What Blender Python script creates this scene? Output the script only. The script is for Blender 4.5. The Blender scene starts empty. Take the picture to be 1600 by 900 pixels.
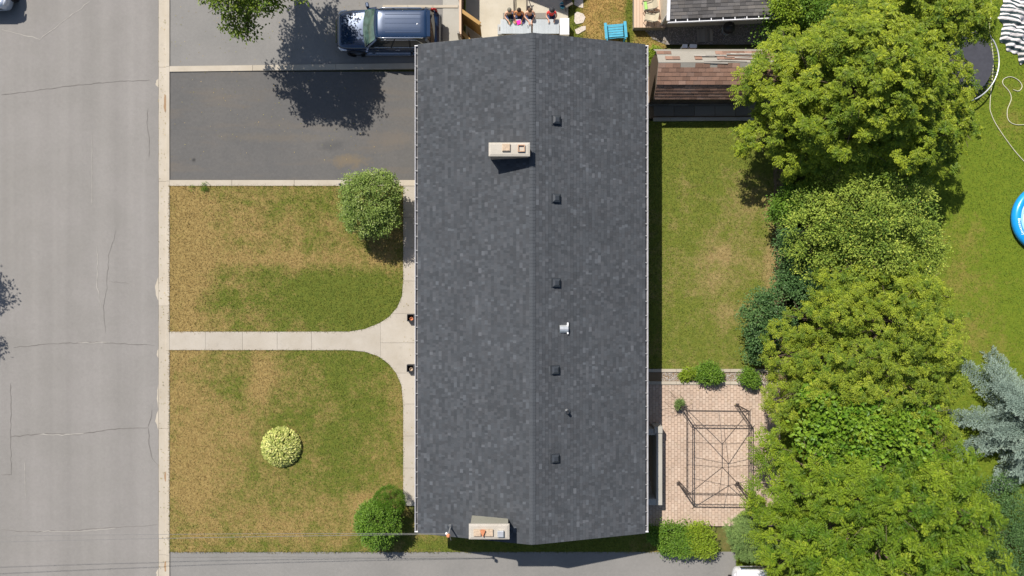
import bpy, bmesh, math, random
import numpy as np
from mathutils import Vector, Matrix, Euler
from math import pi, sin, cos, sqrt, radians

# ------------------------------------------------------------------ camera, sky, sun, exposure
SC = bpy.context.scene
COL = SC.collection
H, F = 34.0, 1067.0                       # drone height in metres; focal length in photo pixels
cam = bpy.data.cameras.new('camera'); camo = bpy.data.objects.new('camera', cam); COL.objects.link(camo)
camo.location = (0, 0, H); camo.rotation_euler = (0, 0, 0)
cam.sensor_width = 36.0; cam.lens = 36.0 * F / 1600.0; cam.clip_end = 2000
SC.camera = camo

SUN = Vector((0.44, -0.643, -1.0))         # direction of the light
EL = math.atan2(1.0, sqrt(0.44 ** 2 + 0.643 ** 2))
AZ = math.atan2(-0.44, 0.643)              # from +Y towards +X
w = bpy.data.worlds.new('World'); SC.world = w; w.use_nodes = True
nt = w.node_tree; bg = nt.nodes['Background']
sky = nt.nodes.new('ShaderNodeTexSky'); sky.sky_type = 'NISHITA'; sky.sun_disc = False
sky.sun_elevation = EL; sky.sun_rotation = AZ
nt.links.new(sky.outputs[0], bg.inputs[0]); bg.inputs[1].default_value = 0.08
sl = bpy.data.lights.new('sun', 'SUN'); so = bpy.data.objects.new('sun', sl); COL.objects.link(so)
sl.energy = 4.6; sl.angle = radians(0.5); sl.color = (1.0, 0.95, 0.87)
so.rotation_euler = SUN.to_track_quat('-Z', 'Y').to_euler(); so.location = (-20, 30, 45)
SC.view_settings.view_transform = 'Standard'; SC.view_settings.look = 'None'
SC.view_settings.gamma = 1.0; SC.view_settings.exposure = 0.55
SC.render.engine = 'CYCLES'
SC.cycles.max_bounces = 6; SC.cycles.transparent_max_bounces = 8

RNG = np.random.default_rng(7)
random.seed(7)

def P(px, py, z=0.0):
    """where a point seen at photo pixel (px,py) stands if its height is z"""
    k = (H - z) / F
    return Vector(((px - 800) * k, (450 - py) * k, z))
def PX(px, z=0.0): return (px - 800) * (H - z) / F
def PY(py, z=0.0): return (450 - py) * (H - z) / F

# ------------------------------------------------------------------ object helpers
ORG = {}
def link(o, parent=None):
    COL.objects.link(o)
    if parent is not None: o.parent = parent
    return o
def thing(name, label, cat, loc=(0, 0, 0), rotz=0.0, group=None, local=False, scale=1.0):
    o = bpy.data.objects.new(name, None); COL.objects.link(o)
    o.empty_display_size = 0.2
    o.location = loc; o.rotation_euler = (0, 0, rotz); o.scale = (scale,) * 3
    o['label'] = label; o['category'] = cat
    if group: o['group'] = group
    ORG[o.name] = Vector((0, 0, 0)) if local else Vector(loc)
    return o
def tag(o, label, cat, group=None):
    o['label'] = label; o['category'] = cat
    if group: o['group'] = group
    return o

class MB:
    def __init__(s): s.v = []; s.f = []
    def add(s, vs, fs):
        b = len(s.v); s.v += [tuple(v) for v in vs]; s.f += [tuple(i + b for i in f) for f in fs]; return s
    def box(s, x0, y0, z0, x1, y1, z1):
        if x0 > x1: x0, x1 = x1, x0
        if y0 > y1: y0, y1 = y1, y0
        if z0 > z1: z0, z1 = z1, z0
        return s.add([(x0,y0,z0),(x1,y0,z0),(x1,y1,z0),(x0,y1,z0),(x0,y0,z1),(x1,y0,z1),(x1,y1,z1),(x0,y1,z1)],
                     [(0,3,2,1),(4,5,6,7),(0,1,5,4),(1,2,6,5),(2,3,7,6),(3,0,4,7)])
    def bbox(s, x0, y0, z0, x1, y1, z1, b=0.01):
        """box whose upper edges are chamfered"""
        return s.add([(x0,y0,z0),(x1,y0,z0),(x1,y1,z0),(x0,y1,z0),
                      (x0,y0,z1-b),(x1,y0,z1-b),(x1,y1,z1-b),(x0,y1,z1-b),
                      (x0+b,y0+b,z1),(x1-b,y0+b,z1),(x1-b,y1-b,z1),(x0+b,y1-b,z1)],
                     [(0,3,2,1),(8,9,10,11),(0,1,5,4),(1,2,6,5),(2,3,7,6),(3,0,4,7),(4,5,9,8),(5,6,10,9),(6,7,11,10),(7,4,8,11)])
    def obox(s, c, size, rot=(0, 0, 0)):
        M = Matrix.Translation(Vector(c)) @ Euler(rot).to_matrix().to_4x4()
        a, b, d = [x / 2 for x in size]
        vs = [M @ Vector(p) for p in [(-a,-b,-d),(a,-b,-d),(a,b,-d),(-a,b,-d),(-a,-b,d),(a,-b,d),(a,b,d),(-a,b,d)]]
        return s.add(vs, [(0,3,2,1),(4,5,6,7),(0,1,5,4),(1,2,6,5),(2,3,7,6),(3,0,4,7)])
    def beam(s, p0, p1, wx, wz):
        """square bar from p0 to p1"""
        p0, p1 = Vector(p0), Vector(p1); d = (p1 - p0).normalized()
        up = Vector((0, 0, 1)) if abs(d.z) < 0.95 else Vector((0, 1, 0))
        sx = d.cross(up).normalized() * wx / 2; sz = sx.cross(d).normalized() * wz / 2
        vs = [p + a * sx + b * sz for p in (p0, p1) for a, b in ((-1,-1),(1,-1),(1,1),(-1,1))]
        return s.add(vs, [(3,2,1,0),(4,5,6,7),(0,1,5,4),(1,2,6,5),(2,3,7,6),(3,0,4,7)])
    def prism(s, poly, z0, z1):
        n = len(poly)
        a = sum(poly[i][0]*poly[(i+1)%n][1]-poly[(i+1)%n][0]*poly[i][1] for i in range(n))
        if a < 0: poly = poly[::-1]
        return s.add([(p[0],p[1],z0) for p in poly] + [(p[0],p[1],z1) for p in poly],
                     [tuple(range(n))[::-1], tuple(range(n, 2*n))] + [(i,(i+1)%n,n+(i+1)%n,n+i) for i in range(n)])
    def sheet(s, poly, z):
        n = len(poly)
        a = sum(poly[i][0]*poly[(i+1)%n][1]-poly[(i+1)%n][0]*poly[i][1] for i in range(n))
        if a < 0: poly = poly[::-1]
        return s.add([(p[0],p[1],z) for p in poly], [tuple(range(n))])
    def tube(s, pts, r, n=6, closed=False):
        pts = [Vector(p) for p in pts]; m = len(pts)
        rs = r if isinstance(r, (list, tuple)) else [r] * m
        b = len(s.v); prev = None
        for i, p in enumerate(pts):
            if closed: t = pts[(i+1) % m] - pts[i-1]
            else: t = pts[min(i+1, m-1)] - pts[max(i-1, 0)]
            t.normalize()
            if prev is None:
                up = Vector((0, 0, 1)) if abs(t.z) < 0.9 else Vector((1, 0, 0))
                u = t.cross(up).normalized()
            else:
                u = (prev - t * prev.dot(t)).normalized()
            prev = u; vv = t.cross(u)
            for k in range(n):
                a = 2*pi*k/n; s.v.append(tuple(p + (u*cos(a) + vv*sin(a)) * rs[i]))
        for i in range(m if closed else m-1):
            j = (i+1) % m
            for k in range(n): s.f.append((b+i*n+k, b+i*n+(k+1)%n, b+j*n+(k+1)%n, b+j*n+k))
        if not closed:
            s.f.append(tuple(b+k for k in range(n))[::-1]); s.f.append(tuple(b+(m-1)*n+k for k in range(n)))
        return s
    def lathe(s, prof, n=16, c=(0, 0, 0), axis='z'):
        b = len(s.v); m = len(prof)
        for (r, z) in prof:
            for k in range(n):
                a = 2*pi*k/n
                if axis == 'z': q = (c[0]+r*cos(a), c[1]+r*sin(a), c[2]+z)
                else: q = (c[0]+r*cos(a), c[1]+z, c[2]+r*sin(a))
                s.v.append(q)
        for i in range(m-1):
            for k in range(n):
                f = (b+i*n+k, b+i*n+(k+1)%n, b+(i+1)*n+(k+1)%n, b+(i+1)*n+k)
                s.f.append(f if axis == 'z' else f[::-1])
        return s
    def grid(s, fn, nu, nv):
        b = len(s.v)
        for i in range(nu+1):
            for j in range(nv+1): s.v.append(tuple(fn(i/nu, j/nv)))
        for i in range(nu):
            for j in range(nv):
                a = b+i*(nv+1)+j; s.f.append((a, a+nv+1, a+nv+2, a+1))
        return s
    def mesh(s, name, shift=None):
        vs = s.v if shift is None else [(v[0]-shift[0], v[1]-shift[1], v[2]-shift[2]) for v in s.v]
        me = bpy.data.meshes.new(name); me.from_pydata(vs, [], s.f); me.update(); return me

def obj(name, mb, mat, parent=None, smooth=False, kind=None, label=None):
    sh = ORG.get(parent.name) if parent is not None else None
    me = mb.mesh(name, sh) if isinstance(mb, MB) else mb
    me.materials.append(mat)
    if smooth: me.polygons.foreach_set('use_smooth', [True]*len(me.polygons))
    o = link(bpy.data.objects.new(name, me), parent)
    if parent is not None: ORG[o.name] = ORG[parent.name]
    if kind: o['kind'] = kind
    if label: o['label'] = label
    return o
def inst(name, me, parent, loc, rot=(0, 0, 0), scale=(1, 1, 1)):
    """another object on shared mesh data, placed in world coordinates of an unrotated parent"""
    o = link(bpy.data.objects.new(name, me), parent)
    l = Vector(loc)
    if parent is not None: l = l - ORG[parent.name]
    o.location = l; o.rotation_euler = rot; o.scale = scale
    return o
def centred(name, mb, mat, label, cat, c, group=None, smooth=False):
    """thing that is a single mesh, its origin at c"""
    me = mb.mesh(name, c); me.materials.append(mat)
    if smooth: me.polygons.foreach_set('use_smooth', [True]*len(me.polygons))
    o = link(bpy.data.objects.new(name, me)); o.location = c
    return tag(o, label, cat, group)
def struct(name, mb, mat, parent=None):
    o = obj(name, mb, mat, parent)
    if parent is None: o['kind'] = 'structure'; ORG[o.name] = Vector((0, 0, 0))
    return o
def copy_tree(o, parent=None):
    c = o.copy(); COL.objects.link(c)
    if parent is not None: c.parent = parent
    for ch in list(o.children): copy_tree(ch, c)
    return c

def np_mesh(name, V, Fq, mat, attrs=None, smooth=False):
    me = bpy.data.meshes.new(name); n, (m, k) = len(V), Fq.shape
    me.vertices.add(n); me.vertices.foreach_set('co', V.astype(np.float32).ravel())
    me.loops.add(m*k); me.loops.foreach_set('vertex_index', Fq.astype(np.int32).ravel())
    me.polygons.add(m); me.polygons.foreach_set('loop_start', np.arange(0, m*k, k, dtype=np.int32))
    me.polygons.foreach_set('loop_total', np.full(m, k, dtype=np.int32))
    for an, av in (attrs or {}).items():
        a = me.attributes.new(an, 'FLOAT', 'FACE'); a.data.foreach_set('value', av.astype(np.float32))
    me.update(calc_edges=True)
    me.polygons.foreach_set('use_smooth', [bool(smooth)]*m)
    me.materials.append(mat)
    return me

# ------------------------------------------------------------------ materials
class NT:
    def __init__(s, name):
        s.m = bpy.data.materials.new(name); s.m.use_nodes = True; s.t = s.m.node_tree
        s.b = s.t.nodes['Principled BSDF']; s.out = s.t.nodes['Material Output']
        s.geo = s.n('ShaderNodeNewGeometry'); s.pos = s.geo.outputs['Position']
        s.island = s.geo.outputs['Random Per Island']
    def n(s, typ, **kw):
        nd = s.t.nodes.new(typ)
        for k, v in kw.items(): setattr(nd, k, v)
        return nd
    def l(s, a, b): s.t.links.new(a, b)
    def setin(s, nd, i, v):
        if hasattr(v, 'is_output'): s.l(v, nd.inputs[i])
        elif v is not None: nd.inputs[i].default_value = v
    def noise(s, scale, detail=4.0, rough=0.55, vec=None, dist=0.0):
        nd = s.n('ShaderNodeTexNoise'); s.l(vec if vec is not None else s.pos, nd.inputs['Vector'])
        nd.inputs['Scale'].default_value = scale; nd.inputs['Detail'].default_value = detail
        nd.inputs['Roughness'].default_value = rough; nd.inputs['Distortion'].default_value = dist
        return nd.outputs['Fac']
    def stretch(s, sx, sy, sz, vec=None):
        nd = s.n('ShaderNodeMapping'); s.l(vec if vec is not None else s.pos, nd.inputs['Vector'])
        nd.inputs['Scale'].default_value = (sx, sy, sz); return nd.outputs[0]
    def ramp(s, fac, lo, hi, a=0.0, b=1.0):
        nd = s.n('ShaderNodeMapRange'); s.setin(nd, 0, fac); nd.inputs[1].default_value = lo; nd.inputs[2].default_value = hi
        nd.inputs[3].default_value = a; nd.inputs[4].default_value = b; return nd.outputs[0]
    def math(s, op, a, b=None, c=None):
        nd = s.n('ShaderNodeMath', operation=op); s.setin(nd, 0, a)
        if b is not None: s.setin(nd, 1, b)
        if c is not None: s.setin(nd, 2, c)
        return nd.outputs[0]
    def mix(s, fac, a, b, mode='MIX'):
        nd = s.n('ShaderNodeMix', data_type='RGBA', blend_type=mode); s.setin(nd, 0, fac)
        for i, v in ((6, a), (7, b)):
            if hasattr(v, 'is_output'): s.l(v, nd.inputs[i])
            else: nd.inputs[i].default_value = (*v, 1.0)
        return nd.outputs[2]
    def scale(s, col, fac):
        nd = s.n('ShaderNodeVectorMath', operation='SCALE'); s.setin(nd, 0, col); s.setin(nd, 3, fac); return nd.outputs[0]
    def bump(s, h, strength=0.3, dist=0.02):
        nd = s.n('ShaderNodeBump'); nd.inputs['Strength'].default_value = strength; nd.inputs['Distance'].default_value = dist
        s.l(h, nd.inputs['Height']); s.l(nd.outputs[0], s.b.inputs['Normal'])
    def done(s, col, rough=0.8, spec=0.3, metal=0.0):
        s.setin(s.b, 'Base Color', col if hasattr(col, 'is_output') else (*col, 1.0))
        s.setin(s.b, 'Roughness', rough); s.b.inputs['Specular IOR Level'].default_value = spec
        s.b.inputs['Metallic'].default_value = metal
        return s.m

def plain(name, col, rough=0.6, spec=0.4, metal=0.0, var=0.12, sc=6.0, bump=0.0, coat=0.0):
    t = NT(name); f = t.ramp(t.noise(sc), 0.3, 0.7, 1-var, 1+var)
    c = t.scale((*col,), f) if False else t.mix(1.0, col, (1, 1, 1), 'MULTIPLY')
    c = t.scale(c, f)
    if bump: t.bump(t.noise(sc*8), bump, 0.01)
    if coat: t.b.inputs['Coat Weight'].default_value = coat; t.b.inputs['Coat Roughness'].default_value = 0.03
    return t.done(c, rough, spec, metal)

def m_asphalt(name, base, tint, speck=0.35, patch=0.12, streak=0.0, streak_col=(.1,.08,.05), lanes=0.0, spots=()):
    t = NT(name)
    fine = t.ramp(t.noise(90, 2, .7), .25, .75, 1-speck, 1+speck)
    mid = t.ramp(t.noise(7, 5, .65), .3, .7, 1-patch*.7, 1+patch*.7)
    big = t.noise(.45, 4, .6)
    c = t.mix(t.ramp(big, .35, .65), base, tint)
    c = t.scale(t.scale(c, fine), mid)
    if lanes:
        c = t.scale(c, t.ramp(t.noise(1.0, 3, .5, t.stretch(1.1, .02, 1)), .3, .7, 1-lanes, 1+lanes))
        c = t.mix(t.ramp(t.noise(.9, 6, .7), .63, .75, 0, .35), c, tuple(b*.78 for b in base))
    for (sx, sy, srx, sry, sa, scol) in spots:
        mp = t.n('ShaderNodeMapping'); t.l(t.pos, mp.inputs['Vector']); mp.inputs['Location'].default_value = (-sx/srx, -sy/sry, 0); mp.inputs['Scale'].default_value = (1/srx, 1/sry, 0)
        ln_ = t.n('ShaderNodeVectorMath', operation='LENGTH'); t.l(mp.outputs[0], ln_.inputs[0])
        dd_ = t.math('ADD', ln_.outputs['Value'], t.ramp(t.noise(2.5, 5, .7), .3, .7, -.5, .5))
        c = t.mix(t.ramp(dd_, .3, 1.1, sa, 0), c, scol)
    if streak:
        sn = t.noise(1.0, 5, .6, t.stretch(.25, 1.4, 1))
        c = t.mix(t.ramp(sn, .52, .72, 0, streak), c, streak_col)
    t.bump(t.noise(120, 2, .7), .35, .01)
    return t.done(c, .88, .25)

def m_concrete(name, base, var=.10):
    t = NT(name)
    c = t.scale(t.mix(t.ramp(t.noise(.9, 6, .65), .3, .7), base, tuple(b*q for b, q in zip(base, (.86, .84, .80)))),
                t.ramp(t.noise(60, 3, .7), .25, .75, 1-var, 1+var))
    c = t.mix(t.ramp(t.noise(3, 7, .75), .56, .78, 0, .5), c, tuple(b*.58 for b in base))
    oi = t.n('ShaderNodeObjectInfo'); c = t.scale(c, t.ramp(oi.outputs['Random'], 0, 1, .95, 1.05))
    t.bump(t.noise(80, 3, .7), .2, .01)
    return t.done(c, .85, .25)

def lawn_color(t, green, dry, lo, hi, field=None):
    """patches of living and dried grass, by place"""
    a = t.noise(.55, 5, .62, dist=.6); b = t.noise(2.4, 5, .7); d = t.noise(11, 4, .7)
    f = t.math('ADD', t.math('MULTIPLY', a, .8), t.math('ADD', t.math('MULTIPLY', b, .6), t.math('MULTIPLY', d, .65)))
    f = t.math('DIVIDE', f, 2.05)
    if field is not None: f = t.math('ADD', f, field)
    dryf = t.ramp(f, lo, hi)
    gv = t.mix(t.ramp(t.noise(5, 4, .7), .35, .65), green, tuple(g*q for g, q in zip(green, (.7, .82, .8))))
    dv = t.mix(t.ramp(t.noise(6, 4, .7), .35, .65), dry, tuple(g*q for g, q in zip(dry, (.78, .74, .7))))
    return t.mix(dryf, gv, dv)

def m_lawn(name, green, dry, lo, hi, spots=(), grad=None, blade=False, soil=None):
    """spots: (x, y, rx, ry, amount) of drier (+) or greener (-) ground; grad: (ax, bx) dryness added along x"""
    t = NT(name)
    sep = t.n('ShaderNodeSeparateXYZ'); t.l(t.pos, sep.inputs[0]); field = None
    for (x, y, rx, ry, amt) in spots:
        ex = t.math('POWER', t.math('ABSOLUTE', t.math('DIVIDE', t.math('SUBTRACT', sep.outputs[0], x), rx)), 2.0)
        ey = t.math('POWER', t.math('ABSOLUTE', t.math('DIVIDE', t.math('SUBTRACT', sep.outputs[1], y), ry)), 2.0)
        g = t.math('MULTIPLY', t.math('EXPONENT', t.math('MULTIPLY', t.math('ADD', ex, ey), -1.0)), amt)
        field = g if field is None else t.math('ADD', field, g)
    c = lawn_color(t, green, dry, lo, hi, field)
    if blade:
        c = t.scale(c, t.ramp(t.island, 0, 1, .6, 1.55))
        return t.done(c, .7, .2)
    c = t.scale(c, t.ramp(t.noise(55, 3, .75), .25, .75, .72, 1.28))
    t.bump(t.noise(45, 4, .8), .6, .03)
    return t.done(c, .95, .1)

def m_leaf(name, dark, light, trans=.35, gloss=.45, spec=.35, tipcol=None):
    t = NT(name)
    at = t.n('ShaderNodeAttribute', attribute_name='tint'); f = at.outputs['Fac']
    c = t.mix(f, dark, light)
    if tipcol is not None: c = t.mix(t.ramp(f, .8, 1.0, 0, .7), c, tipcol)
    c = t.scale(c, t.ramp(t.island, 0, 1, .75, 1.3))
    t.done(c, gloss, spec)
    tr = t.n('ShaderNodeBsdfTranslucent'); t.l(t.mix(.5, c, t.scale(c, 1.4)), tr.inputs['Color'])
    ms = t.n('ShaderNodeMixShader'); ms.inputs[0].default_value = trans
    t.l(t.b.outputs[0], ms.inputs[1]); t.l(tr.outputs[0], ms.inputs[2]); t.l(ms.outputs[0], t.out.inputs['Surface'])
    return t.m

def m_island(name, base, lo, hi, alt=None, rough=.85, fine=.2, fscale=70, bump=.2, lightdots=0.0):
    """pieces joined in one mesh, each its own shade"""
    t = NT(name)
    c = t.mix(1.0, base, (1, 1, 1), 'MULTIPLY')
    if alt is not None:
        h = t.math('FRACT', t.math('MULTIPLY', t.island, 37.7)); c = t.mix(t.ramp(h, .3, .9), base, alt)
    c = t.scale(c, t.ramp(t.island, 0, 1, lo, hi))
    if lightdots:
        q = t.math('FRACT', t.math('MULTIPLY', t.island, 91.3)); c = t.scale(c, t.ramp(q, 1-lightdots, 1-lightdots*.5, 1.0, 1.36))
    c = t.scale(c, t.ramp(t.noise(fscale, 3, .75), .25, .75, 1-fine, 1+fine))
    c = t.scale(c, t.ramp(t.noise(.5, 5, .65), .3, .7, .90, 1.09))
    t.bump(t.noise(fscale*1.6, 2, .7), bump, .006)
    return t.done(c, rough, .25)

def m_piece(name, base, lo=.8, hi=1.2, alt=None, rough=.8, grain=None, fine=.2, stain=None, stain_amt=.6, spec=.25):
    """single pieces, each its own object, shade by object"""
    t = NT(name); oi = t.n('ShaderNodeObjectInfo'); r = oi.outputs['Random']
    c = t.mix(1.0, base, (1, 1, 1), 'MULTIPLY')
    if alt is not None: c = t.mix(t.ramp(t.math('FRACT', t.math('MULTIPLY', r, 17.3)), .4, 1.0), base, alt)
    c = t.scale(c, t.ramp(r, 0, 1, lo, hi))
    vec = t.stretch(*grain) if grain else None
    c = t.scale(c, t.ramp(t.noise(30, 4, .7, vec), .25, .75, 1-fine, 1+fine))
    if stain is not None:
        c = t.mix(t.ramp(t.noise(3.2, 6, .75), .55, .7, 0, stain_amt), c, stain)
    t.bump(t.noise(60, 3, .7, vec), .2, .006)
    return t.done(c, rough, spec)

M = {}
M['road'] = m_asphalt('road_asphalt', (.196, .184, .170), (.214, .200, .187), .22, .07, lanes=.08)
M['drive_old'] = m_asphalt('driveway_worn_asphalt', (.175, .168, .158), (.20, .19, .178), .16, .08)
M['drive_dark'] = m_asphalt('driveway_sealed_asphalt', (.092, .089, .086), (.108, .102, .096), .18, .12, .5, (.130, .108, .085), spots=((PX(545), PY(252), 1.1, .35, .55, (.17, .125, .07)), (PX(610), PY(215), 1.6, .5, .35, (.15, .12, .09)), (PX(520), PY(228), .9, .3, .5, (.06, .06, .06)), (PX(303), PY(250), .12, .12, .9, (.035, .034, .033)), (PX(420), PY(215), 3.5, .25, .3, (.14, .115, .085))))
M['crack_dark'] = plain('crack_dark', (.135, .125, .115), .95, .1)
M['crack_pale'] = plain('crack_filled_pale', (.32, .30, .27), .95, .1)
M['concrete'] = m_concrete('concrete_walk', (.385, .348, .298), .07)
M['kerb'] = m_concrete('concrete_kerb', (.40, .355, .292), .08)
M['concrete_grey'] = m_concrete('concrete_grey', (.36, .345, .31), .09)
M['patio'] = m_concrete('concrete_patio', (.47, .43, .355), .06)
M['earth'] = m_concrete('bare_earth', (.20, .14, .085), .25)
M['stain'] = m_concrete('kerb_stain', (.30, .20, .12), .2)
M['gravel'] = m_island('gravel_stones', (.30, .28, .26), .6, 1.4, (.36, .31, .27), .9)
M['gravel_base'] = m_concrete('gravel_bed', (.22, .20, .185), .3)
FR = dict(green=(.118, .132, .022), dry=(.282, .205, .078), lo=.425, hi=.585)
fspots = ((PX(285), PY(420), 1.3, 6, .12), (PX(440), PY(405), 4.2, .45, .11), (PX(560), PY(480), 2.8, 1.6, -.14), (PX(500), PY(460), 3.6, 1.6, -.08),
          (PX(330), PY(345), 3.2, 1.8, .06), (PX(600), PY(400), .9, 1.2, .06),
          (PX(300), PY(720), 2.3, 4, .09), (PX(410), PY(590), .5, 1.2, .16), (PX(575), PY(580), 2, 1.4, -.10), (PX(520), PY(680), 2.6, 2.4, -.06),
          (PX(350), PY(590), 1.2, 1.0, -.06), (PX(568), PY(785), .7, .6, .16), (PX(430), PY(820), 1.2, 1.2, .06), (PX(850), PY(850), 7, .6, -.16))
M['lawn_front'] = m_lawn('front_lawn', spots=fspots, **FR)
M['blade_front'] = m_lawn('front_grass_blades', spots=fspots, blade=True, **FR)
BK = dict(green=(.142, .155, .026), dry=(.28, .215, .092), lo=.485, hi=.66)
bspots = ((PX(1125), PY(398), .7, .5, .15), (PX(1130), PY(430), 2.4, 1.3, .05), (PX(1205), PY(410), .5, 2.6, .12), (PX(1170), PY(340), 1.0, 1.6, .06), (PX(1080), PY(230), 2, 1.6, -.07), (PX(1090), PY(530), 2, 1.4, -.04), (PX(1130), PY(490), .5, .6, .12))
M['lawn_back'] = m_lawn('back_lawn', spots=bspots, **BK)
M['blade_back'] = m_lawn('back_grass_blades', spots=bspots, blade=True, **BK)
RT = dict(green=(.132, .168, .016), dry=(.24, .19, .055), lo=.54, hi=.74)
rspots = ((PX(1510), PY(440), 1.6, 3.0, .10), (PX(1580), PY(180), 1.0, 1.6, .10), (PX(1540), PY(540), 1.6, .8, .08), (PX(1575), PY(330), 1.4, 2.6, -.08))
M['lawn_right'] = m_lawn('right_lawn', spots=rspots, **RT)
M['blade_right'] = m_lawn('right_grass_blades', spots=rspots, blade=True, **RT)
TP = dict(green=(.125, .135, .022), dry=(.34, .225, .08), lo=.38, hi=.58)
tspots = ((PX(925), PY(20), .8, 1.0, .08), (PX(983), PY(25), .22, 1.6, -.22), (PX(900), PY(40), .35, 1.4, -.16))
M['lawn_top'] = m_lawn('top_lawn', spots=tspots, **TP)
M['blade_top'] = m_lawn('top_grass_blades', spots=tspots, blade=True, **TP)
M['ground'] = m_lawn('far_ground', (.10, .11, .03), (.2, .15, .06), .45, .7)
M['shingle'] = m_island('roof_shingle', (.050, .0545, .061), .80, 1.18, (.056, .059, .065), .9, .20, 70, .12, .12)
M['roofdeck'] = plain('roof_deck', (.035, .037, .04), .9, .2)
M['ridge'] = m_piece('ridge_shingle', (.055, .060, .067), .92, 1.08, None, .9)
M['white'] = plain('white_painted_metal', (.78, .77, .78), .45, .4, var=.05)
M['lip'] = plain('gutter_lip_paint', (.60, .59, .62), .5, .4)
M['cable_grey'] = plain('cable_grey', (.17, .165, .16), .6, .3)
M['strap'] = plain('gutter_hanger', (.32, .315, .315), .5, .4)
M['gutter_in'] = plain('gutter_inside', (.13, .125, .125), .7, .3, var=.3, sc=3)
M['siding'] = plain('beige_siding', (.52, .47, .38), .7, .3, var=.05)
M['brick'] = m_island('house_brick', (.36, .25, .18), .75, 1.25, (.44, .33, .24), .9, .2, 40, .3)
M['mortar'] = plain('mortar', (.40, .37, .33), .95, .1)
M['crown_conc'] = m_concrete('chimney_crown', (.42, .385, .335), .4)
M['parge'] = m_concrete('chimney_parging', (.30, .29, .24), .2)
M['flue'] = plain('clay_flue', (.42, .27, .18), .85, .2, var=.2, sc=12)
M['flue_cap'] = plain('flue_stone_cover', (.42, .32, .23), .85, .2, var=.2, sc=12)
M['terracotta'] = plain('terracotta', (.50, .20, .10), .8, .2, var=.2)
M['black_metal'] = plain('black_metal', (.022, .023, .026), .45, .45, var=.2)
M['vent'] = plain('vent_metal', (.034, .038, .044), .35, .5, var=.15)
M['galv'] = plain('galvanised', (.62, .62, .62), .35, .5, .6, var=.1)
M['glass'] = plain('window_glass', (.02, .025, .03), .05, .6, var=.02)
M['door'] = plain('door_paint', (.16, .05, .04), .4, .4)
M['soil'] = plain('soil', (.035, .025, .018), .95, .1, var=.4, sc=20)
M['wood_grey'] = m_piece('weathered_wood', (.27, .25, .22), .75, 1.25, (.33, .30, .26), .9, (1, 6, 6), .25)
M['deckwood'] = m_piece('deck_board', (.52, .37, .26), .88, 1.1, (.47, .35, .26), .75, (6, 1, 6), .12)
M['gatewood'] = m_piece('gate_board', (.36, .215, .075), .85, 1.2, (.30, .19, .07), .75, (4, 4, 1), .2)
M['fencewood'] = m_piece('fence_board', (.16, .10, .065), .8, 1.25, (.22, .15, .10), .85, (4, 4, 1), .25)
M['brown_shingle'] = m_piece('brown_shingle', (.225, .132, .094), .72, 1.2, (.26, .165, .125), .9, None, .25, (.085, .06, .05), .55)
M['grey_shingle'] = m_piece('garage_shingle', (.10, .094, .092), .7, 1.35, (.135, .122, .112), .9, None, .25)
M['felt'] = m_concrete('old_roof_felt', (.30, .28, .245), .3)
M['shed_wood'] = m_piece('shed_plank', (.10, .07, .05), .8, 1.2, None, .9, (4, 4, 1), .25)
M['paver'] = m_island('brick_paver', (.41, .308, .238), .93, 1.07, (.43, .335, .265), .9, .1, 50, .2)
M['paver_joint'] = m_concrete('paver_joint', (.35, .275, .22), .2)
M['slab_dark'] = m_piece('paving_slab', (.24, .20, .155), .8, 1.2, None, .9)
M['stone'] = m_piece('flagstone', (.50, .44, .38), .92, 1.08, None, .85)
M['frame'] = plain('gazebo_metal', (.062, .047, .040), .6, .35, var=.2)
M['bark'] = plain('bark', (.12, .09, .065), .95, .1, var=.3, sc=20, bump=.6)

def strip_poly(pts, wd):
    """thin ribbon along a broken line"""
    L, R = [], []
    for i, p in enumerate(pts):
        a = pts[max(i-1, 0)]; b = pts[min(i+1, len(pts)-1)]
        dx, dy = b[0]-a[0], b[1]-a[1]; d = math.hypot(dx, dy) or 1
        ww = wd * random.uniform(.5, 1.3) if 0 < i < len(pts)-1 else wd*.3
        L.append((p[0]-dy/d*ww/2, p[1]+dx/d*ww/2)); R.append((p[0]+dy/d*ww/2, p[1]-dx/d*ww/2))
    return L, R
def crack(mb, pxs, z, wd, jit=.9, seg=6.0):
    wd *= .62
    pts = []
    for (a, b), (c, d) in zip(pxs, pxs[1:]):
        n = max(2, int(math.hypot(c-a, d-b)/seg))
        for i in range(n):
            t = i/n; pts.append((a+(c-a)*t+random.uniform(-jit, jit), b+(d-b)*t+random.uniform(-jit, jit)))
    pts.append(pxs[-1])
    wp = [(PX(x), PY(y)) for x, y in pts]
    L, R = strip_poly(wp, wd)
    for i in range(len(wp)-1):
        mb.add([(*L[i], z), (*R[i], z), (*R[i+1], z), (*L[i+1], z)], [(0, 1, 2, 3)])

def pxpoly(pts): return [(PX(x), PY(y)) for x, y in pts]

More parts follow.
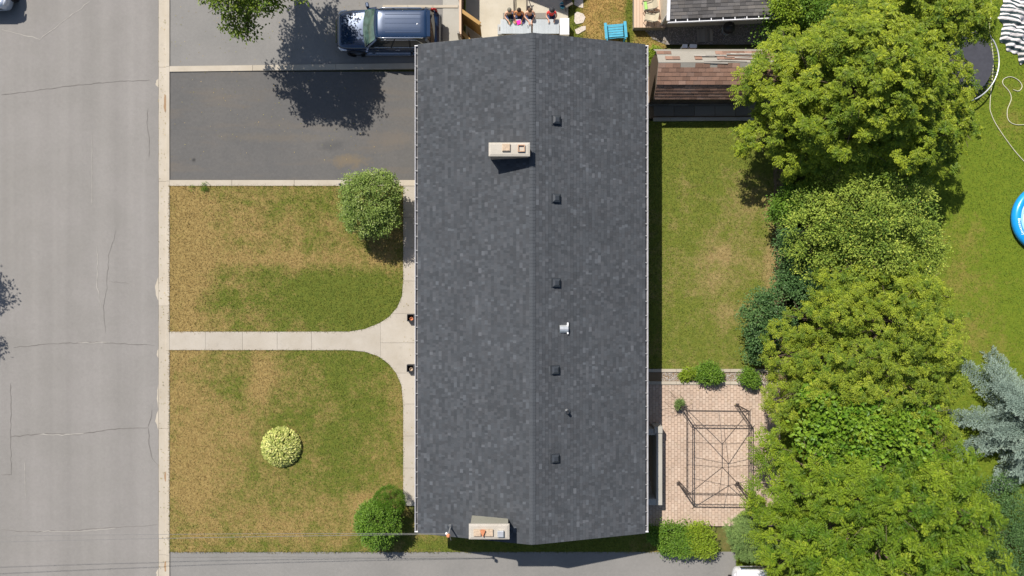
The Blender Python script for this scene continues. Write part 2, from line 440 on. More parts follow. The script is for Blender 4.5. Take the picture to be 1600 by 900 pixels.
# ================================================================== THE SETTING
# stairwell opening in the ground beside the house
SWX0, SWX1, SWY0, SWY1 = 5.62, 7.0, -10.25, -7.15
g = MB(); B = 260
for (a, b, c, d) in ((-B, -B, SWX0, B), (SWX1, -B, B, B), (SWX0, -B, SWX1, SWY0), (SWX0, SWY1, SWX1, B)):
    g.sheet([(a, b), (c, b), (c, d), (a, d)], -.16)
struct('ground', g, M['ground'])
ROADX = PX(246)
road = struct('road', MB().sheet([(-34, -120), (ROADX, -120), (ROADX, 120), (-34, 120)], -.10), M['road'])
ck = MB()
crack(ck, [(0, 148), (60, 140), (120, 132), (185, 126), (232, 124)], -.094, .05)
crack(ck, [(18, 543), (90, 537), (150, 535), (205, 538), (240, 540)], -.094, .045)
crack(ck, [(14, 683), (35, 681), (65, 678), (120, 680), (150, 675), (185, 670), (230, 669)], -.094, .06)
crack(ck, [(0, 829), (50, 832), (110, 830), (170, 826), (245, 821)], -.094, .04)
crack(ck, [(230, 669), (232, 700), (236, 718), (245, 727)], -.094, .05)
crack(ck, [(230, 669), (235, 650), (236, 640)], -.094, .05)
crack(ck, [(14, 600), (15, 640), (14, 700), (16, 742), (0, 743)], -.094, .045)
crack(ck, [(229, 170), (228, 190), (232, 215), (231, 245)], -.094, .04)
crack(ck, [(180, 360), (168, 400), (165, 450), (160, 480), (163, 520)], -.094, .03)
crack(ck, [(168, 440), (200, 443)], -.094, .03)
obj('crack', ck, M['crack_dark'], road)
cp = MB()
crack(cp, [(60, 679), (95, 680), (130, 678)], -.092, .06)
crack(cp, [(120, 536), (165, 535)], -.092, .05)
crack(cp, [(150, 385), (150, 450), (156, 480)], -.092, .05)
crack(cp, [(0, 45), (60, 60), (140, 0)], -.092, .05)
crack(cp, [(142, 210), (142, 320)], -.092, .035, .3)
crack(cp, [(36, 720), (38, 780)], -.092, .035, .3)
crack(cp, [(60, 831), (130, 831), (180, 826)], -.092, .045)
obj('crack', cp, M['crack_pale'], road, label='pale filled crack')
# kerb: gutter pan and raised edge, cast in sections
KX0, KX1, KX2 = PX(246), PX(259), PX(265)
kerb = struct('kerb', MB().box(KX0, -60, -.155, KX2, 60, -.12), M['kerb'])
ys = [-60, -40, -27, -20.6] + [PY(v) for v in (1060, 868, 670, 478, 283, 104, -90)] + [20.6, 27, 40, 60]
ys = sorted(ys)
for i in range(len(ys)-1):
    a, b = ys[i]+.006, ys[i+1]-.006
    mb = MB()
    prof = [(KX0, -.12), (KX0, -.088), (KX1-.05, -.10), (KX1, -.085), (KX1+.03, .025), (KX2, .03), (KX2, -.12)]
    n = len(prof)
    mb.add([(x, a, z) for x, z in prof] + [(x, b, z) for x, z in prof], [tuple(range(n)), tuple(range(n, 2*n))[::-1]] + [(i, n+i, n+(i+1) % n, (i+1) % n) for i in range(n)])
    obj('kerb_section', mb, M['kerb'], kerb)
pt = MB()
for (y0, y1, d) in ((432, 470, 7), (545, 560, 3), (640, 672, 5), (890, 905, 4), (122, 136, 5), (600, 640, 2.5)):
    pts = [(246, y0)] + [(246-d*sin(pi*(k+.5)/6)*random.uniform(.6, 1.1), y0+(y1-y0)*(k+.5)/6) for k in range(6)] + [(246, y1)]
    pt.sheet(pxpoly(pts), -.093)
obj('concrete_patch', pt, M['kerb'], road)
sm = MB()
crack(sm, [(258.6, -60), (258.8, 300), (258.6, 640), (258.8, 960)], -.082, .035, .12, 14); crack(sm, [(265.4, -60), (265.3, 450), (265.4, 960)], .036, .03, .12, 14); crack(sm, [(246.4, -60), (246.2, 450), (246.4, 960)], -.086, .03, .15, 14)
obj('seam_dirt', sm, M['crack_dark'], kerb)
for (px, py, a, b) in ((257.5, 745, 2.0, 8), (257.3, 886, 2.0, 9), (256.5, 160, 2.0, 14)):
    st = MB().sheet([(PX(px)+a/31.4*cos(t)*random.uniform(.7, 1.2), PY(py)+b/31.4*sin(t)*random.uniform(.8, 1.1)) for t in np.linspace(0, 2*pi, 14, endpoint=False)], -.081)
    obj('dirt_stain', st, M['stain'], kerb)
# driveways
dz = 0.0
d_old = struct('neighbour_driveway', MB().sheet(pxpoly([(265, 104), (692, 104), (692, 0), (692, -160), (265, -160)]), dz), M['drive_old'])
d_dark = struct('driveway', MB().sheet(pxpoly([(265, 112), (660, 112), (660, 281), (265, 281)]), dz), M['drive_dark'])
d_bot = struct('side_driveway', MB().sheet(pxpoly([(265, 862), (1300, 862), (1300, 1100), (265, 1100)]), dz), M['drive_old'])
ck = MB(); crack(ck, [(265, 871), (420, 870), (560, 871), (700, 869)], dz+.004, .025, .4); obj('crack', ck, M['crack_dark'], d_bot)
def divider(name, px0, px1, y0, y1, slope=0.0, n=4, z=.05):
    dv = struct(name, MB().prism(pxpoly([(px0, y0+.8), (px1, y0+.8+slope), (px1, y1-.8+slope), (px0, y1-.8)]), -.12, .0), M['concrete_grey'])
    for i in range(n):
        a = px0+(px1-px0)*i/n+.25; b = px0+(px1-px0)*(i+1)/n-.25
        sa, sb = slope*(a-px0)/(px1-px0), slope*(b-px0)/(px1-px0)
        obj('edging', MB().prism(pxpoly([(a, y0+sa), (b, y0+sb), (b, y1+sb), (a, y1+sa)]), -.1, z), M['kerb'], dv)
    return dv
divider('driveway_divider', 265.4, 655, 104, 112.5, -5, 3)
divider('lawn_kerb', 265.4, 655, 281.5, 290.5, 0, 4)
divider('upper_divider', 598, 716, 8.5, 12.5, 0, 3)
# lawns
upper_curve = [(630, 440), (628.5, 462), (621, 480), (608, 495), (590, 506.5), (570, 514), (545, 518)]
lower_curve = [(545, 547), (570, 549.5), (590, 556), (607, 568), (620, 584), (627.5, 602), (630, 625)]
L_up = [(265, 290.5), (631, 290.5), (630, 300)] + upper_curve + [(265, 518)]
L_lo = [(265, 547)] + lower_curve + [(630, 785), (650, 812), (660, 830), (1048, 830), (1048, 862), (265, 862)]
L_bk = [(1008, 189), (1260, 189), (1260, 577), (1008, 577)]
L_rt = [(1215, 120), (1215, -80), (1760, -80), (1760, 1000), (1150, 1000), (1150, 862), (1215, 850)]
L_tp = [(893, -80), (990, -80), (1000, 44), (1040, 66), (1040, 76), (885, 76), (889, 40)]
lz = .025
for nm, pl, mt in (('front_lawn', L_up, 'lawn_front'), ('front_lawn', L_lo, 'lawn_front'), ('back_lawn', L_bk, 'lawn_back'), ('garden_lawn', L_rt, 'lawn_right'), ('yard_lawn', L_tp, 'lawn_top')):
    struct(nm, MB().sheet(pxpoly(pl), lz), M[mt])
# bare strip at the foot of the trees
struct('bare_soil', MB().sheet(pxpoly([(1206, 200), (1222, 190), (1226, 400), (1230, 500), (1218, 577), (1190, 577), (1196, 540), (1210, 470), (1213, 400), (1209, 300)]), lz+.006), M['earth'])
def in_poly(x, y, poly):
    c = np.zeros(len(x), bool); n = len(poly)
    for i in range(n):
        (x0, y0), (x1, y1) = poly[i], poly[(i+1) % n]
        if y0 == y1: continue
        k = ((y0 > y) != (y1 > y)) & (x < (x1-x0)*(y-y0)/(y1-y0)+x0); c ^= k
    return c
def grass(name, polys, dens, mat, label, h=.06):
    V = []
    for pl in polys:
        wp = pxpoly(pl); xs, ys_ = [p[0] for p in wp], [p[1] for p in wp]
        x0, x1, y0, y1 = max(min(xs), -26), min(max(xs), 26.5), max(min(ys_), -15), min(max(ys_), 15)
        n = int((x1-x0)*(y1-y0)*dens); x = RNG.uniform(x0, x1, n); y = RNG.uniform(y0, y1, n)
        k = in_poly(x, y, wp); V.append(np.stack([x[k], y[k]], 1))
        for (xa, ya), (xb, yb) in zip(wp, wp[1:]+wp[:1]):      # tufts that lean over the edge
            L = math.hypot(xb-xa, yb-ya)
            if L < .05 or max(abs(xa), abs(xb)) > 27: continue
            m = int(L*70); t_ = RNG.random(m); o_ = RNG.normal(0, .03, m)*(.4+np.abs(np.sin(t_*L*2.3)))
            V.append(np.stack([xa+(xb-xa)*t_+o_*(yb-ya)/L, ya+(yb-ya)*t_-o_*(xb-xa)/L], 1))
    q = np.concatenate(V); n = len(q); a = RNG.uniform(0, 2*pi, n); wd = RNG.uniform(.008, .016, n); hh = h*RNG.uniform(.5, 1.3, n)
    b = RNG.uniform(0, 2*pi, n); ln = hh*RNG.uniform(.4, 1.3, n)
    p0 = np.stack([q[:, 0]-cos_(a)*wd, q[:, 1]-sin_(a)*wd, np.full(n, lz)], 1)
    p1 = np.stack([q[:, 0]+cos_(a)*wd, q[:, 1]+sin_(a)*wd, np.full(n, lz)], 1)
    p2 = np.stack([q[:, 0]+cos_(b)*ln, q[:, 1]+sin_(b)*ln, lz+hh], 1)
    Vv = np.stack([p0, p1, p2], 1).reshape(-1, 3)
    o = link(bpy.data.objects.new(name, np_mesh(name, Vv, np.arange(3*n).reshape(-1, 3), mat)))
    o['kind'] = 'stuff'; o['label'] = label; o['category'] = 'grass'
cos_, sin_ = np.cos, np.sin
grass('grass', [L_up, L_lo], 480, M['blade_front'], 'short dry patchy grass of the two front lawns by the road')
grass('grass', [L_bk], 480, M['blade_back'], 'short green grass of the back yard behind the house')
grass('grass', [L_rt], 300, M['blade_right'], 'bright green grass of the neighbouring garden with the trampoline')
grass('grass', [L_tp], 600, M['blade_top'], 'sparse straw coloured grass beside the wooden deck')

# front walk, slab by slab
walk = struct('front_walk', MB().sheet(pxpoly([(266, 519), (545, 519), (629, 470), (631, 291), (672, 291), (672, 790), (631, 790), (629, 600), (545, 546), (266, 546)]), .012), M['concrete_grey'])
slabs = [[(265.5, 518), (321.5, 518), (321.5, 547), (265.5, 547)], [(321.5, 518), (379.4, 518), (379.4, 547), (321.5, 547)],
         [(379.4, 518), (433.5, 518), (433.5, 547), (379.4, 547)], [(433.5, 518), (487, 518), (487, 547), (433.5, 547)],
         [(487, 518), (545, 518), (570, 514), (594.7, 504), (594.7, 558.5), (590, 556), (570, 549.5), (545, 547), (487, 547)],
         [(594.7, 535.5), (594.7, 504), (608, 495), (612.5, 490), (670, 490), (670, 535.5)],
         [(594.7, 535.5), (670, 535.5), (670, 582.7), (619, 582.7), (607, 568), (594.7, 558.5)],
         [(612.5, 490), (621, 480), (628.5, 462), (630, 439), (670, 439), (670, 490)],
         [(619, 582.7), (670, 582.7), (670, 631), (630, 631), (627.5, 602)]]
for a, b in ((291, 340), (340, 389), (389, 439), (631, 681), (681, 731), (731, 784)):
    slabs.append([(630, a), (670, a), (670, b), (630, b)])
for pl in slabs:
    wp = pxpoly(pl); cx = sum(p[0] for p in wp)/len(wp); cy = sum(p[1] for p in wp)/len(wp)
    mx = max(abs(p[0]-cx) for p in wp); my = max(abs(p[1]-cy) for p in wp)
    wp = [(cx+(x-cx)*(1-.006/mx), cy+(y-cy)*(1-.006/my)) for x, y in wp]
    obj('slab', MB().prism(wp, -.05, .045+random.uniform(-.003, .003)), M['concrete'], walk)
struct('side_footing', MB().prism([(-4.35, -10.72), (6.0, -10.72), (6.0, -11.9), (-2.9, -12.02), (-4.35, -11.72)], -.05, .035), M['concrete_grey']) if False else None

# patio beyond the house: pavers, planting bed, kerbs
PAT = (PX(1000), PX(1215), PY(822), PY(600))      # x0,x1,y0,y1
pat = MB()
for (a, b, c, d) in ((SWX1+.3, PAT[2], PAT[1], PAT[3]), (5.5, SWY1+.02, SWX1+.3, PAT[3]), (5.5, PAT[2], SWX1+.3, SWY0-.02)):
    pat.sheet([(a, b), (c, b), (c, d), (a, d)], .012)
patio = struct('patio', pat, M['paver_joint'])
pv = MB(); pw, ph = .155, .225; jn = .007
ix = 0; x = PAT[0]
while x < PAT[1]:
    y = PAT[2] - (ph/2 if ix % 2 else 0)
    while y < PAT[3]:
        y0, y1 = max(y, PAT[2]), min(y+ph, PAT[3])
        if y1-y0 > .05 and not (x+pw > 5.4 and x < SWX1+.29 and y1 > SWY0-.3 and y0 < SWY1+.3):
            t = .04+random.uniform(-.003, .003)
            pv.add([(x+jn, y0+jn, .012), (x+pw-jn, y0+jn, .012), (x+pw-jn, y1-jn, .012), (x+jn, y1-jn, .012),
                    (x+jn+.004, y0+jn+.004, t), (x+pw-jn-.004, y0+jn+.004, t), (x+pw-jn-.004, y1-jn-.004, t), (x+jn+.004, y1-jn-.004, t)],
                   [(4, 5, 6, 7), (0, 1, 5, 4), (1, 2, 6, 5), (2, 3, 7, 6), (3, 0, 4, 7)])
        y += ph
    x += pw; ix += 1
obj('pavers', pv, M['paver'], patio, kind='stuff')
bed = struct('planting_bed', MB().sheet(pxpoly([(1008, 577), (1230, 577), (1230, 601), (1008, 601)]), .03), M['earth'])
for (y0, y1) in ((576.3, 581), (595.5, 600.3)):
    xs = [1012, 1056, 1101, 1140, 1185, 1232]
    for a, b in zip(xs, xs[1:]):
        obj('edging', MB().prism(pxpoly([(a+.2, y0), (b-.2, y0), (b-.2, y1), (a+.2, y1)]), -.05, .10+random.uniform(-.004, .004)), M['kerb'], bed)
def pebbles(name, poly, n, z, r0, r1, parent):
    wp = pxpoly(poly); xs = [p[0] for p in wp]; ys_ = [p[1] for p in wp]
    x = RNG.uniform(min(xs), max(xs), n); y = RNG.uniform(min(ys_), max(ys_), n); k = in_poly(x, y, wp); x, y = x[k], y[k]; n = len(x)
    r = RNG.uniform(r0, r1, n); a = RNG.uniform(0, 6.28, n)
    base = np.array([(1, 0, 0), (.2, 1, 0), (-1, .3, 0), (-.1, -1, 0), (.1, .1, .8)], float)
    V = base[None]*r[:, None, None]; ca, sa = np.cos(a)[:, None], np.sin(a)[:, None]
    vx = V[:, :, 0]*ca-V[:, :, 1]*sa+x[:, None]; vy = V[:, :, 0]*sa+V[:, :, 1]*ca+y[:, None]; vz = V[:, :, 2]+z
    Vv = np.stack([vx, vy, vz], 2).reshape(-1, 3)
    f = np.array([(0, 1, 4), (1, 2, 4), (2, 3, 4), (3, 0, 4)]); Fq = (f[None]+np.arange(n)[:, None, None]*5).reshape(-1, 3)
    o = link(bpy.data.objects.new(name, np_mesh(name, Vv, Fq, M['gravel'])), parent); o['kind'] = 'stuff'; return o
pebbles('pebbles', [(1033, 581), (1200, 581), (1200, 595), (1033, 595)], 1500, .03, .012, .035, bed)
# yard in front of the brown shed
yard = struct('shed_yard', MB().sheet(pxpoly([(1008, 120), (1230, 120), (1230, 185), (1008, 185)]), .01), M['earth'])
for i in range(6):
    for j in range(2):
        a = 1012+i*32+j*9; obj('slab', MB().prism(pxpoly([(a+.3, 150+j*16), (a+31.5, 150+j*16), (a+31.5, 165.5+j*16), (a+.3, 165.5+j*16)]), -.05, .03+random.uniform(0, .012)), M['slab_dark'], yard)
ledge = struct('yard_kerb', MB().prism(pxpoly([(1020, 185.5), (1232, 183.5), (1232, 188), (1020, 190)]), -.1, .05), M['concrete_grey'])
xs = [1020, 1047, 1101, 1150, 1196, 1232]
for a, b in zip(xs, xs[1:]):
    ya, yb = 184.6-(a-1020)*.004, 184.6-(b-1020)*.004
    obj('edging', MB().prism(pxpoly([(a+.2, ya), (b-.2, yb), (b-.2, yb+5), (a+.2, ya+5)]), -.1, .13), M['kerb'], ledge)
# neighbour's patio, parking pad, gravel
np_ = struct('concrete_patio', MB().sheet(pxpoly([(728, -120), (893, -120), (887, 40), (893, 76), (728, 76)]), .03), M['patio'])
pad = struct('parking_pad', MB().sheet(pxpoly([(692, -100), (724, -100), (724, 76), (692, 76)]), .012), M['concrete_grey'])
gb = struct('gravel_path', MB().sheet(pxpoly([(1000, 40), (1240, 20), (1240, 70), (1040, 70), (1020, 62)]), .035), M['gravel_base'])
pebbles('pebbles', [(1000, 42), (1240, 22), (1240, 69), (1040, 69), (1022, 62)], 6000, .035, .012, .035, gb)

# ================================================================== THE HOUSE
EX0, EX1, RY0, RY1 = -4.275, 6.05, -11.12, 11.05
EZ, RZ = 2.96, 4.36; RX = (EX0+EX1)/2
SL = (RZ-EZ)/(RX-EX0)
def roofz(x): return RZ-abs(x-RX)*SL
HC = (RX, 0, 0)
house = thing('house', 'long low house with dark grey shingled gable roof and two chimneys', 'house', HC)
WX0, WX1, WY0, WY1 = -3.85, 5.6, -10.72, 10.65
wl = MB(); zt = 2.66
wl.add([(WX0, WY0, -.1), (WX1, WY0, -.1), (WX1, WY1, -.1), (WX0, WY1, -.1), (WX0, WY0, zt), (WX1, WY0, zt), (WX1, WY1, zt), (WX0, WY1, zt), (RX, WY0, RZ-.28), (RX, WY1, RZ-.28)],
       [(0, 1, 5, 8, 4), (1, 2, 6, 5), (2, 3, 7, 9, 6), (3, 0, 4, 7)])
obj('wall', wl, M['siding'], house)
rd = MB(); T = .16
for x0, x1 in ((EX0, RX), (RX, EX1)):
    z0, z1 = roofz(x0)-.015, roofz(x1)-.015
    vs = [(x0, RY0, z0), (x1, RY0, z1), (x1, RY1, z1), (x0, RY1, z0), (x0, RY0, z0-T), (x1, RY0, z1-T), (x1, RY1, z1-T), (x0, RY1, z0-T)]
    rd.add(vs, [(0, 1, 2, 3), (7, 6, 5, 4), (0, 4, 5, 1), (1, 5, 6, 2), (2, 6, 7, 3), (3, 7, 4, 0)])
roof = obj('roof', rd, M['roofdeck'], house)
def shingle_slope(xe, side):
    """overlapping shingles of one slope as one mesh; xe eave, side = direction towards the ridge"""
    L = sqrt((RX-EX0)**2+(RZ-EZ)**2); ux, uz = side*(RX-EX0)/L, (RZ-EZ)/L; nx, nz = -uz*side*abs(1), abs(ux)
    nx = -side*uz; e = .142; nc = int(L/e)
    e = L/nc; V = []; Fq = []
    for i in range(nc):
        y = RY0-.03; t0, t1 = i*e, min((i+1)*e+.025, L)
        while y < RY1+.02:
            ln = random.choice((.08, .10, .12, .14, .17, .2, .24)); y1 = min(y+ln, RY1+.03)
            th = random.choice((.011, .013, .015, .018)); b = len(V); g = .001
            def q(t, yy, h): return (xe+ux*t+nx*h, yy, EZ+uz*t+nz*h)
            ts = t0-random.choice((0, 0, .005))
            V += [q(ts, y+g, th), q(ts, y1-g, th), q(t1, y1-g, .0006), q(t1, y+g, .0006), q(ts, y+g, -.01), q(ts, y1-g, -.01)]
            V += [q(t1, y1-g, -.01), q(t1, y+g, -.01)]
            Fq += [(b, b+1, b+2, b+3), (b+4, b+5, b+1, b), (b+5, b+6, b+2, b+1), (b+7, b+4, b, b+3)]
            y = y1
    V = np.array(V) - np.array(HC); Fq = np.array(Fq)
    if side > 0: Fq = Fq[:, ::-1]
    o = link(bpy.data.objects.new('shingles', np_mesh('shingles', V, Fq, M['shingle'])), roof); o['kind'] = 'stuff'
shingle_slope(EX0, 1); shingle_slope(EX1, -1)
# ridge shingles, one by one
rm = MB(); wr, el = .135, .18
dzr = wr*SL
rm.add([(-wr, 0, -dzr), (-.02, 0, 0), (.02, 0, 0), (wr, 0, -dzr), (-wr, el, -dzr-.014), (-.02, el, -.014), (.02, el, -.014), (wr, el, -dzr-.014),
        (-wr, 0, -dzr-.02), (-.02, 0, -.02), (.02, 0, -.02), (wr, 0, -dzr-.02)],
       [(0, 1, 5, 4), (1, 2, 6, 5), (2, 3, 7, 6), (8, 9, 1, 0), (9, 10, 2, 1), (10, 11, 3, 2)])
rmesh = rm.mesh('ridge_shingle'); rmesh.materials.append(M['ridge'])
y = RY0-.01
while y < RY1-.1:
    inst('ridge_shingle', rmesh, roof, (RX+random.uniform(-.006, .006), y, RZ+.03), (0, 0, random.uniform(-.01, .01))); y += .1435
for yy, s in ((RY0, -1), (RY1, 1)):
    mb = MB()
    for x0 in (EX0, EX1):
        mb.beam((x0, yy+s*.02, roofz(x0)-.075), (RX, yy+s*.02, RZ-.075), .03, .15)
    obj('rake_board', mb, M['vent'], roof)
# gutters
for xe, s in ((EX0, -1), (EX1, 1)):
    gw = .125; a = xe+s*.01; b = xe+s*gw; z0, z1 = EZ-.15, EZ-.045
    mb = MB()
    xs_ = sorted((a, b)); mb.box(xs_[0], RY0+.02, z0-.01, xs_[1], RY1-.02, z0)
    gut = obj('gutter', mb, M['gutter_in'], house)
    lip = MB(); xs2 = sorted((b, b+s*.022)); lip.box(xs2[0], RY0+.02, z0-.02, xs2[1], RY1-.02, z1)
    obj('gutter_lip', lip, M['lip'], gut)
    for yy in (RY0+.02, RY1-.02):
        obj('end_cap', MB().box(a, yy-.015, z0, b+s*.034, yy+.015, z1+.004), M['white'], gut)
    st = MB().box(-.07, -.013, -.006, .07, .013, .006).mesh('gutter_strap'); st.materials.append(M['strap'])
    n = 37
    for i in range(n):
        inst('gutter_strap', st, gut, (xe+s*.085, RY0+.35+(RY1-RY0-.7)*i/(n-1)+random.uniform(-.04, .04), z1+.008))
# doors and windows, under the eaves
def window(x, y, wd, s):
    f = obj('window', MB().box(x, y-wd/2, 1.0, x+s*.05, y+wd/2, 2.2), M['white'], house)
    obj('pane', MB().box(x+s*.03, y-wd/2+.06, 1.06, x+s*.058, y+wd/2-.06, 2.14), M['glass'], f)
for y in (-8.6, -5.4, -2.9, 2.6, 5.2, 8.4): window(WX0, y, 1.5, -1)
for y in (-4.6, -1.5, 1.5, 5, 8): window(WX1, y, 1.1, 1)
for y in (-1.15, 0.95):
    d = obj('door', MB().box(WX0, y-.45, .05, WX0-.05, y+.45, 2.1), M['door'], house)
    obj('handle', MB().tube([(WX0-.05, y+.36, 1.0), (WX0-.1, y+.36, 1.0)], .02), M['galv'], d)

def bricks_on(x0, y0, x1, y1, z0, z1):
    mb = MB(); bw, bh, dp = .2, .065, .012; r = 0; z = z0
    while z < z1-.02:
        for (ax, fixed, a, b, sgn) in (('x', y0, x0, x1, -1), ('x', y1, x0, x1, 1), ('y', x0, y0, y1, -1), ('y', x1, y0, y1, 1)):
            q = a-(bw/2 if r % 2 else 0)
            while q < b:
                q0, q1 = max(q, a)+.004, min(q+bw, b)-.004
                if q1-q0 > .03:
                    if ax == 'x': mb.box(q0, fixed-.01 if sgn > 0 else fixed-dp, z+.004, q1, fixed+dp if sgn > 0 else fixed+.01, min(z+bh, z1))
                    else: mb.box(fixed-.01 if sgn > 0 else fixed-dp, q0, z+.004, fixed+dp if sgn > 0 else fixed+.01, q1, min(z+bh, z1))
                q += bw
        z += bh+.008; r += 1
    return mb
def chimney(x0, y0, x1, y1, zt, body):
    zb = min(roofz(x0), roofz(x1))-.1
    ch = obj('chimney', MB().box(x0+.06, y0+.06, zb, x1-.06, y1-.06, zt-.1), M[body], house)
    if body == 'mortar': 
        o = obj('bricks', bricks_on(x0+.06, y0+.06, x1-.06, y1-.06, zb, zt-.11), M['brick'], ch, kind='stuff')
    mb = MB(); b = .09
    mb.add([(x0, y0, zt-.1), (x1, y0, zt-.1), (x1, y1, zt-.1), (x0, y1, zt-.1), (x0, y0, zt-.03), (x1, y0, zt-.03), (x1, y1, zt-.03), (x0, y1, zt-.03),
            (x0+b, y0+b, zt), (x1-b, y0+b, zt), (x1-b, y1-b, zt), (x0+b, y1-b, zt)],
           [(0, 3, 2, 1), (8, 9, 10, 11), (0, 1, 5, 4), (1, 2, 6, 5), (2, 3, 7, 6), (3, 0, 4, 7), (4, 5, 9, 8), (5, 6, 10, 9), (6, 7, 11, 10), (7, 4, 8, 11)])
    obj('crown', mb, M['crown_conc'], ch)
    fl = MB(); fl.box(x0-.0, y0-.0, 0, x0, y0, 0)
    return ch
def flue_open(ch, x, y, z, s, h, mat='flue'):
    mb = MB(); o, i = s/2, s/2-.035
    mb.add([(x-o, y-o, z), (x+o, y-o, z), (x+o, y+o, z), (x-o, y+o, z), (x-o, y-o, z+h), (x+o, y-o, z+h), (x+o, y+o, z+h), (x-o, y+o, z+h),
            (x-i, y-i, z+h), (x+i, y-i, z+h), (x+i, y+i, z+h), (x-i, y+i, z+h), (x-i, y-i, z-.25), (x+i, y-i, z-.25), (x+i, y+i, z-.25), (x-i, y+i, z-.25)],
           [(0, 1, 5, 4), (1, 2, 6, 5), (2, 3, 7, 6), (3, 0, 4, 7), (4, 5, 9, 8), (5, 6, 10, 9), (6, 7, 11, 10), (7, 4, 8, 11), (8, 9, 13, 12), (9, 10, 14, 13), (10, 11, 15, 14), (11, 8, 12, 15), (12, 13, 14, 15)])
    obj('flue', mb, M[mat], ch)
z1c = 4.95
c1 = chimney(PX(763.5, z1c), PY(244, z1c), PX(828, z1c), PY(222.5, z1c), z1c, 'mortar')
p = P(791, 231, z1c); mb = MB(); mb.bbox(p.x-.17, p.y-.16, z1c-.02, p.x+.17, p.y+.16, z1c+.10, .03); obj('flue_cover', mb, M['flue_cap'], c1)
p = P(814.5, 231.5, z1c+.06); flue_open(c1, p.x, p.y, z1c-.01, .30, .10)
z2c = 4.95
c2 = chimney(PX(732.5, z2c), PY(843, z2c), PX(796, z2c), PY(819, z2c), z2c, 'parge')
for (a, b) in ((740, 751.5), (757.5, 770.5)):
    x0, x1 = PX(a, z2c+.08), PX(b, z2c+.08); mb = MB(); mb.bbox(x0, PY(838.5, z2c+.08), z2c-.02, x1, PY(828, z2c+.08), z2c+.09, .02); obj('flue_cover', mb, M['flue_cap'], c2)
p = P(754.5, 832, z2c); mb = MB()
mb.add([(p.x-.11, p.y+.13, z2c), (p.x+.11, p.y+.13, z2c), (p.x, p.y-.16, z2c), (p.x-.11, p.y+.13, z2c+.2), (p.x+.11, p.y+.13, z2c+.2), (p.x, p.y-.16, z2c+.14)],
       [(0, 2, 1), (3, 4, 5), (0, 1, 4, 3), (1, 2, 5, 4), (2, 0, 3, 5)]); obj('broken_tile', mb, M['terracotta'], c2)
p = P(782, 834.5, z2c+.1); mb = MB().bbox(p.x-.135, p.y-.135, z2c-.02, p.x+.135, p.y+.135, z2c+.14, .02); obj('metal_cap', mb, M['galv'], c2)
# roof vents
def on_roof(px, py, h=0.0):
    z = 4.0
    for _ in range(8): x = PX(px, z); z = roofz(x)+h
    return Vector((x, PY(py, z), z))
vm = MB(); a, b, c = .19, .165, .10
vm.box(-.235, -.235, -.06, .235, .235, .012)
vm.add([(-a, -a, 0), (a, -a, 0), (a, a, 0), (-a, a, 0), (-a, -a, .11), (a, -a, .11), (a, a, .11), (-a, a, .11), (-c, -c, .17), (c, -c, .17), (c, c, .17), (-c, c, .17)],
       [(0, 1, 5, 4), (1, 2, 6, 5), (2, 3, 7, 6), (3, 0, 4, 7), (4, 5, 9, 8), (5, 6, 10, 9), (6, 7, 11, 10), (7, 4, 8, 11), (8, 9, 10, 11)])
vmesh = vm.mesh('roof_vent'); vmesh.materials.append(M['vent'])
for (px, py) in ((869, 188), (868.5, 310), (868.5, 442), (867, 578), (867, 716)):
    inst('roof_vent', vmesh, roof, on_roof(px, py, .03), (0, math.atan(SL), random.uniform(-.03, .03)), (.88, .88, 1))
q = on_roof(881, 514, .03); mb = MB()
mb.grid(lambda u, v: (q.x-.19+.38*u, q.y-.17+.34*v, q.z-.02+.22*sin(pi*(.12+.76*v))-(.06*u)), 6, 10)
mb.box(q.x-.19, q.y-.17, q.z-.1, q.x+.17, q.y+.17, q.z+.02)
hood = obj('exhaust_hood', mb, M['galv'], roof, smooth=True)
obj('flange', MB().box(q.x+.14, q.y-.22, q.z-.1, q.x+.2, q.y+.28, q.z+.04), M['white'], roof)
q = on_roof(886.5, 643)
pp = obj('vent_pipe', MB().lathe([(.0, .30), (.055, .30), (.06, .28), (.06, -.15)][::-1], 12, (q.x, q.y, q.z)), M['black_metal'], roof)
obj('pipe_flashing', MB().lathe([(.14, .0), (.13, .035), (.065, .07)], 12, (q.x, q.y, q.z)), M['vent'], roof)

# service mast with its wires
q = on_roof(704, 823); mt = Vector((q.x, q.y, 4.35))
mast = thing('service_mast', 'grey power service mast standing on the roof near the lower left corner', 'mast', (q.x, q.y, q.z))
obj('pipe', MB().tube([(q.x, q.y, q.z-.1), (q.x, q.y, 4.45)], .035, 8), M['galv'], mast)
obj('weatherhead', MB().lathe([(.0, .16), (.05, .15), (.09, .06), (.07, .0)][::-1], 10, (q.x, q.y, 4.42)), M['terracotta'], mast)
obj('insulator', MB().lathe([(.02, -.05), (.05, -.03), (.03, 0), (.05, .03), (.0, .05)], 8, (q.x-.09, q.y+.04, 4.33)), M['white'], mast)
obj('flashing', MB().lathe([(.16, 0), (.14, .03), (.045, .09)], 10, (q.x, q.y, q.z)), M['vent'], mast)
obj('brace', MB().tube([(q.x, q.y, 4.2), (q.x+.02, q.y-.6, roofz(q.x)+.0)], .012, 5), M['galv'], mast)
pole = thing('utility_pole', 'wooden utility pole beyond the left edge across the road', 'pole', (-34.5, -11.0, -.1))
obj('shaft', MB().tube([(-34.5, -11, -.3), (-34.5, -11, 7.2)], [.16, .11], 10), M['bark'], pole)
obj('crossarm', MB().box(-34.56, -11.9, 5.6, -34.44, -10.1, 5.72), M['wood_grey'], pole)
wires = [((838.5, 4.9), (4.33, .04), .008, 'cable_grey', 'thin pale service wire strung over the road to the roof mast, upper one'),
         ((848, 4.9), (4.30, .0), .009, 'cable_grey', 'black service wire strung over the road to the roof mast, lower one')]
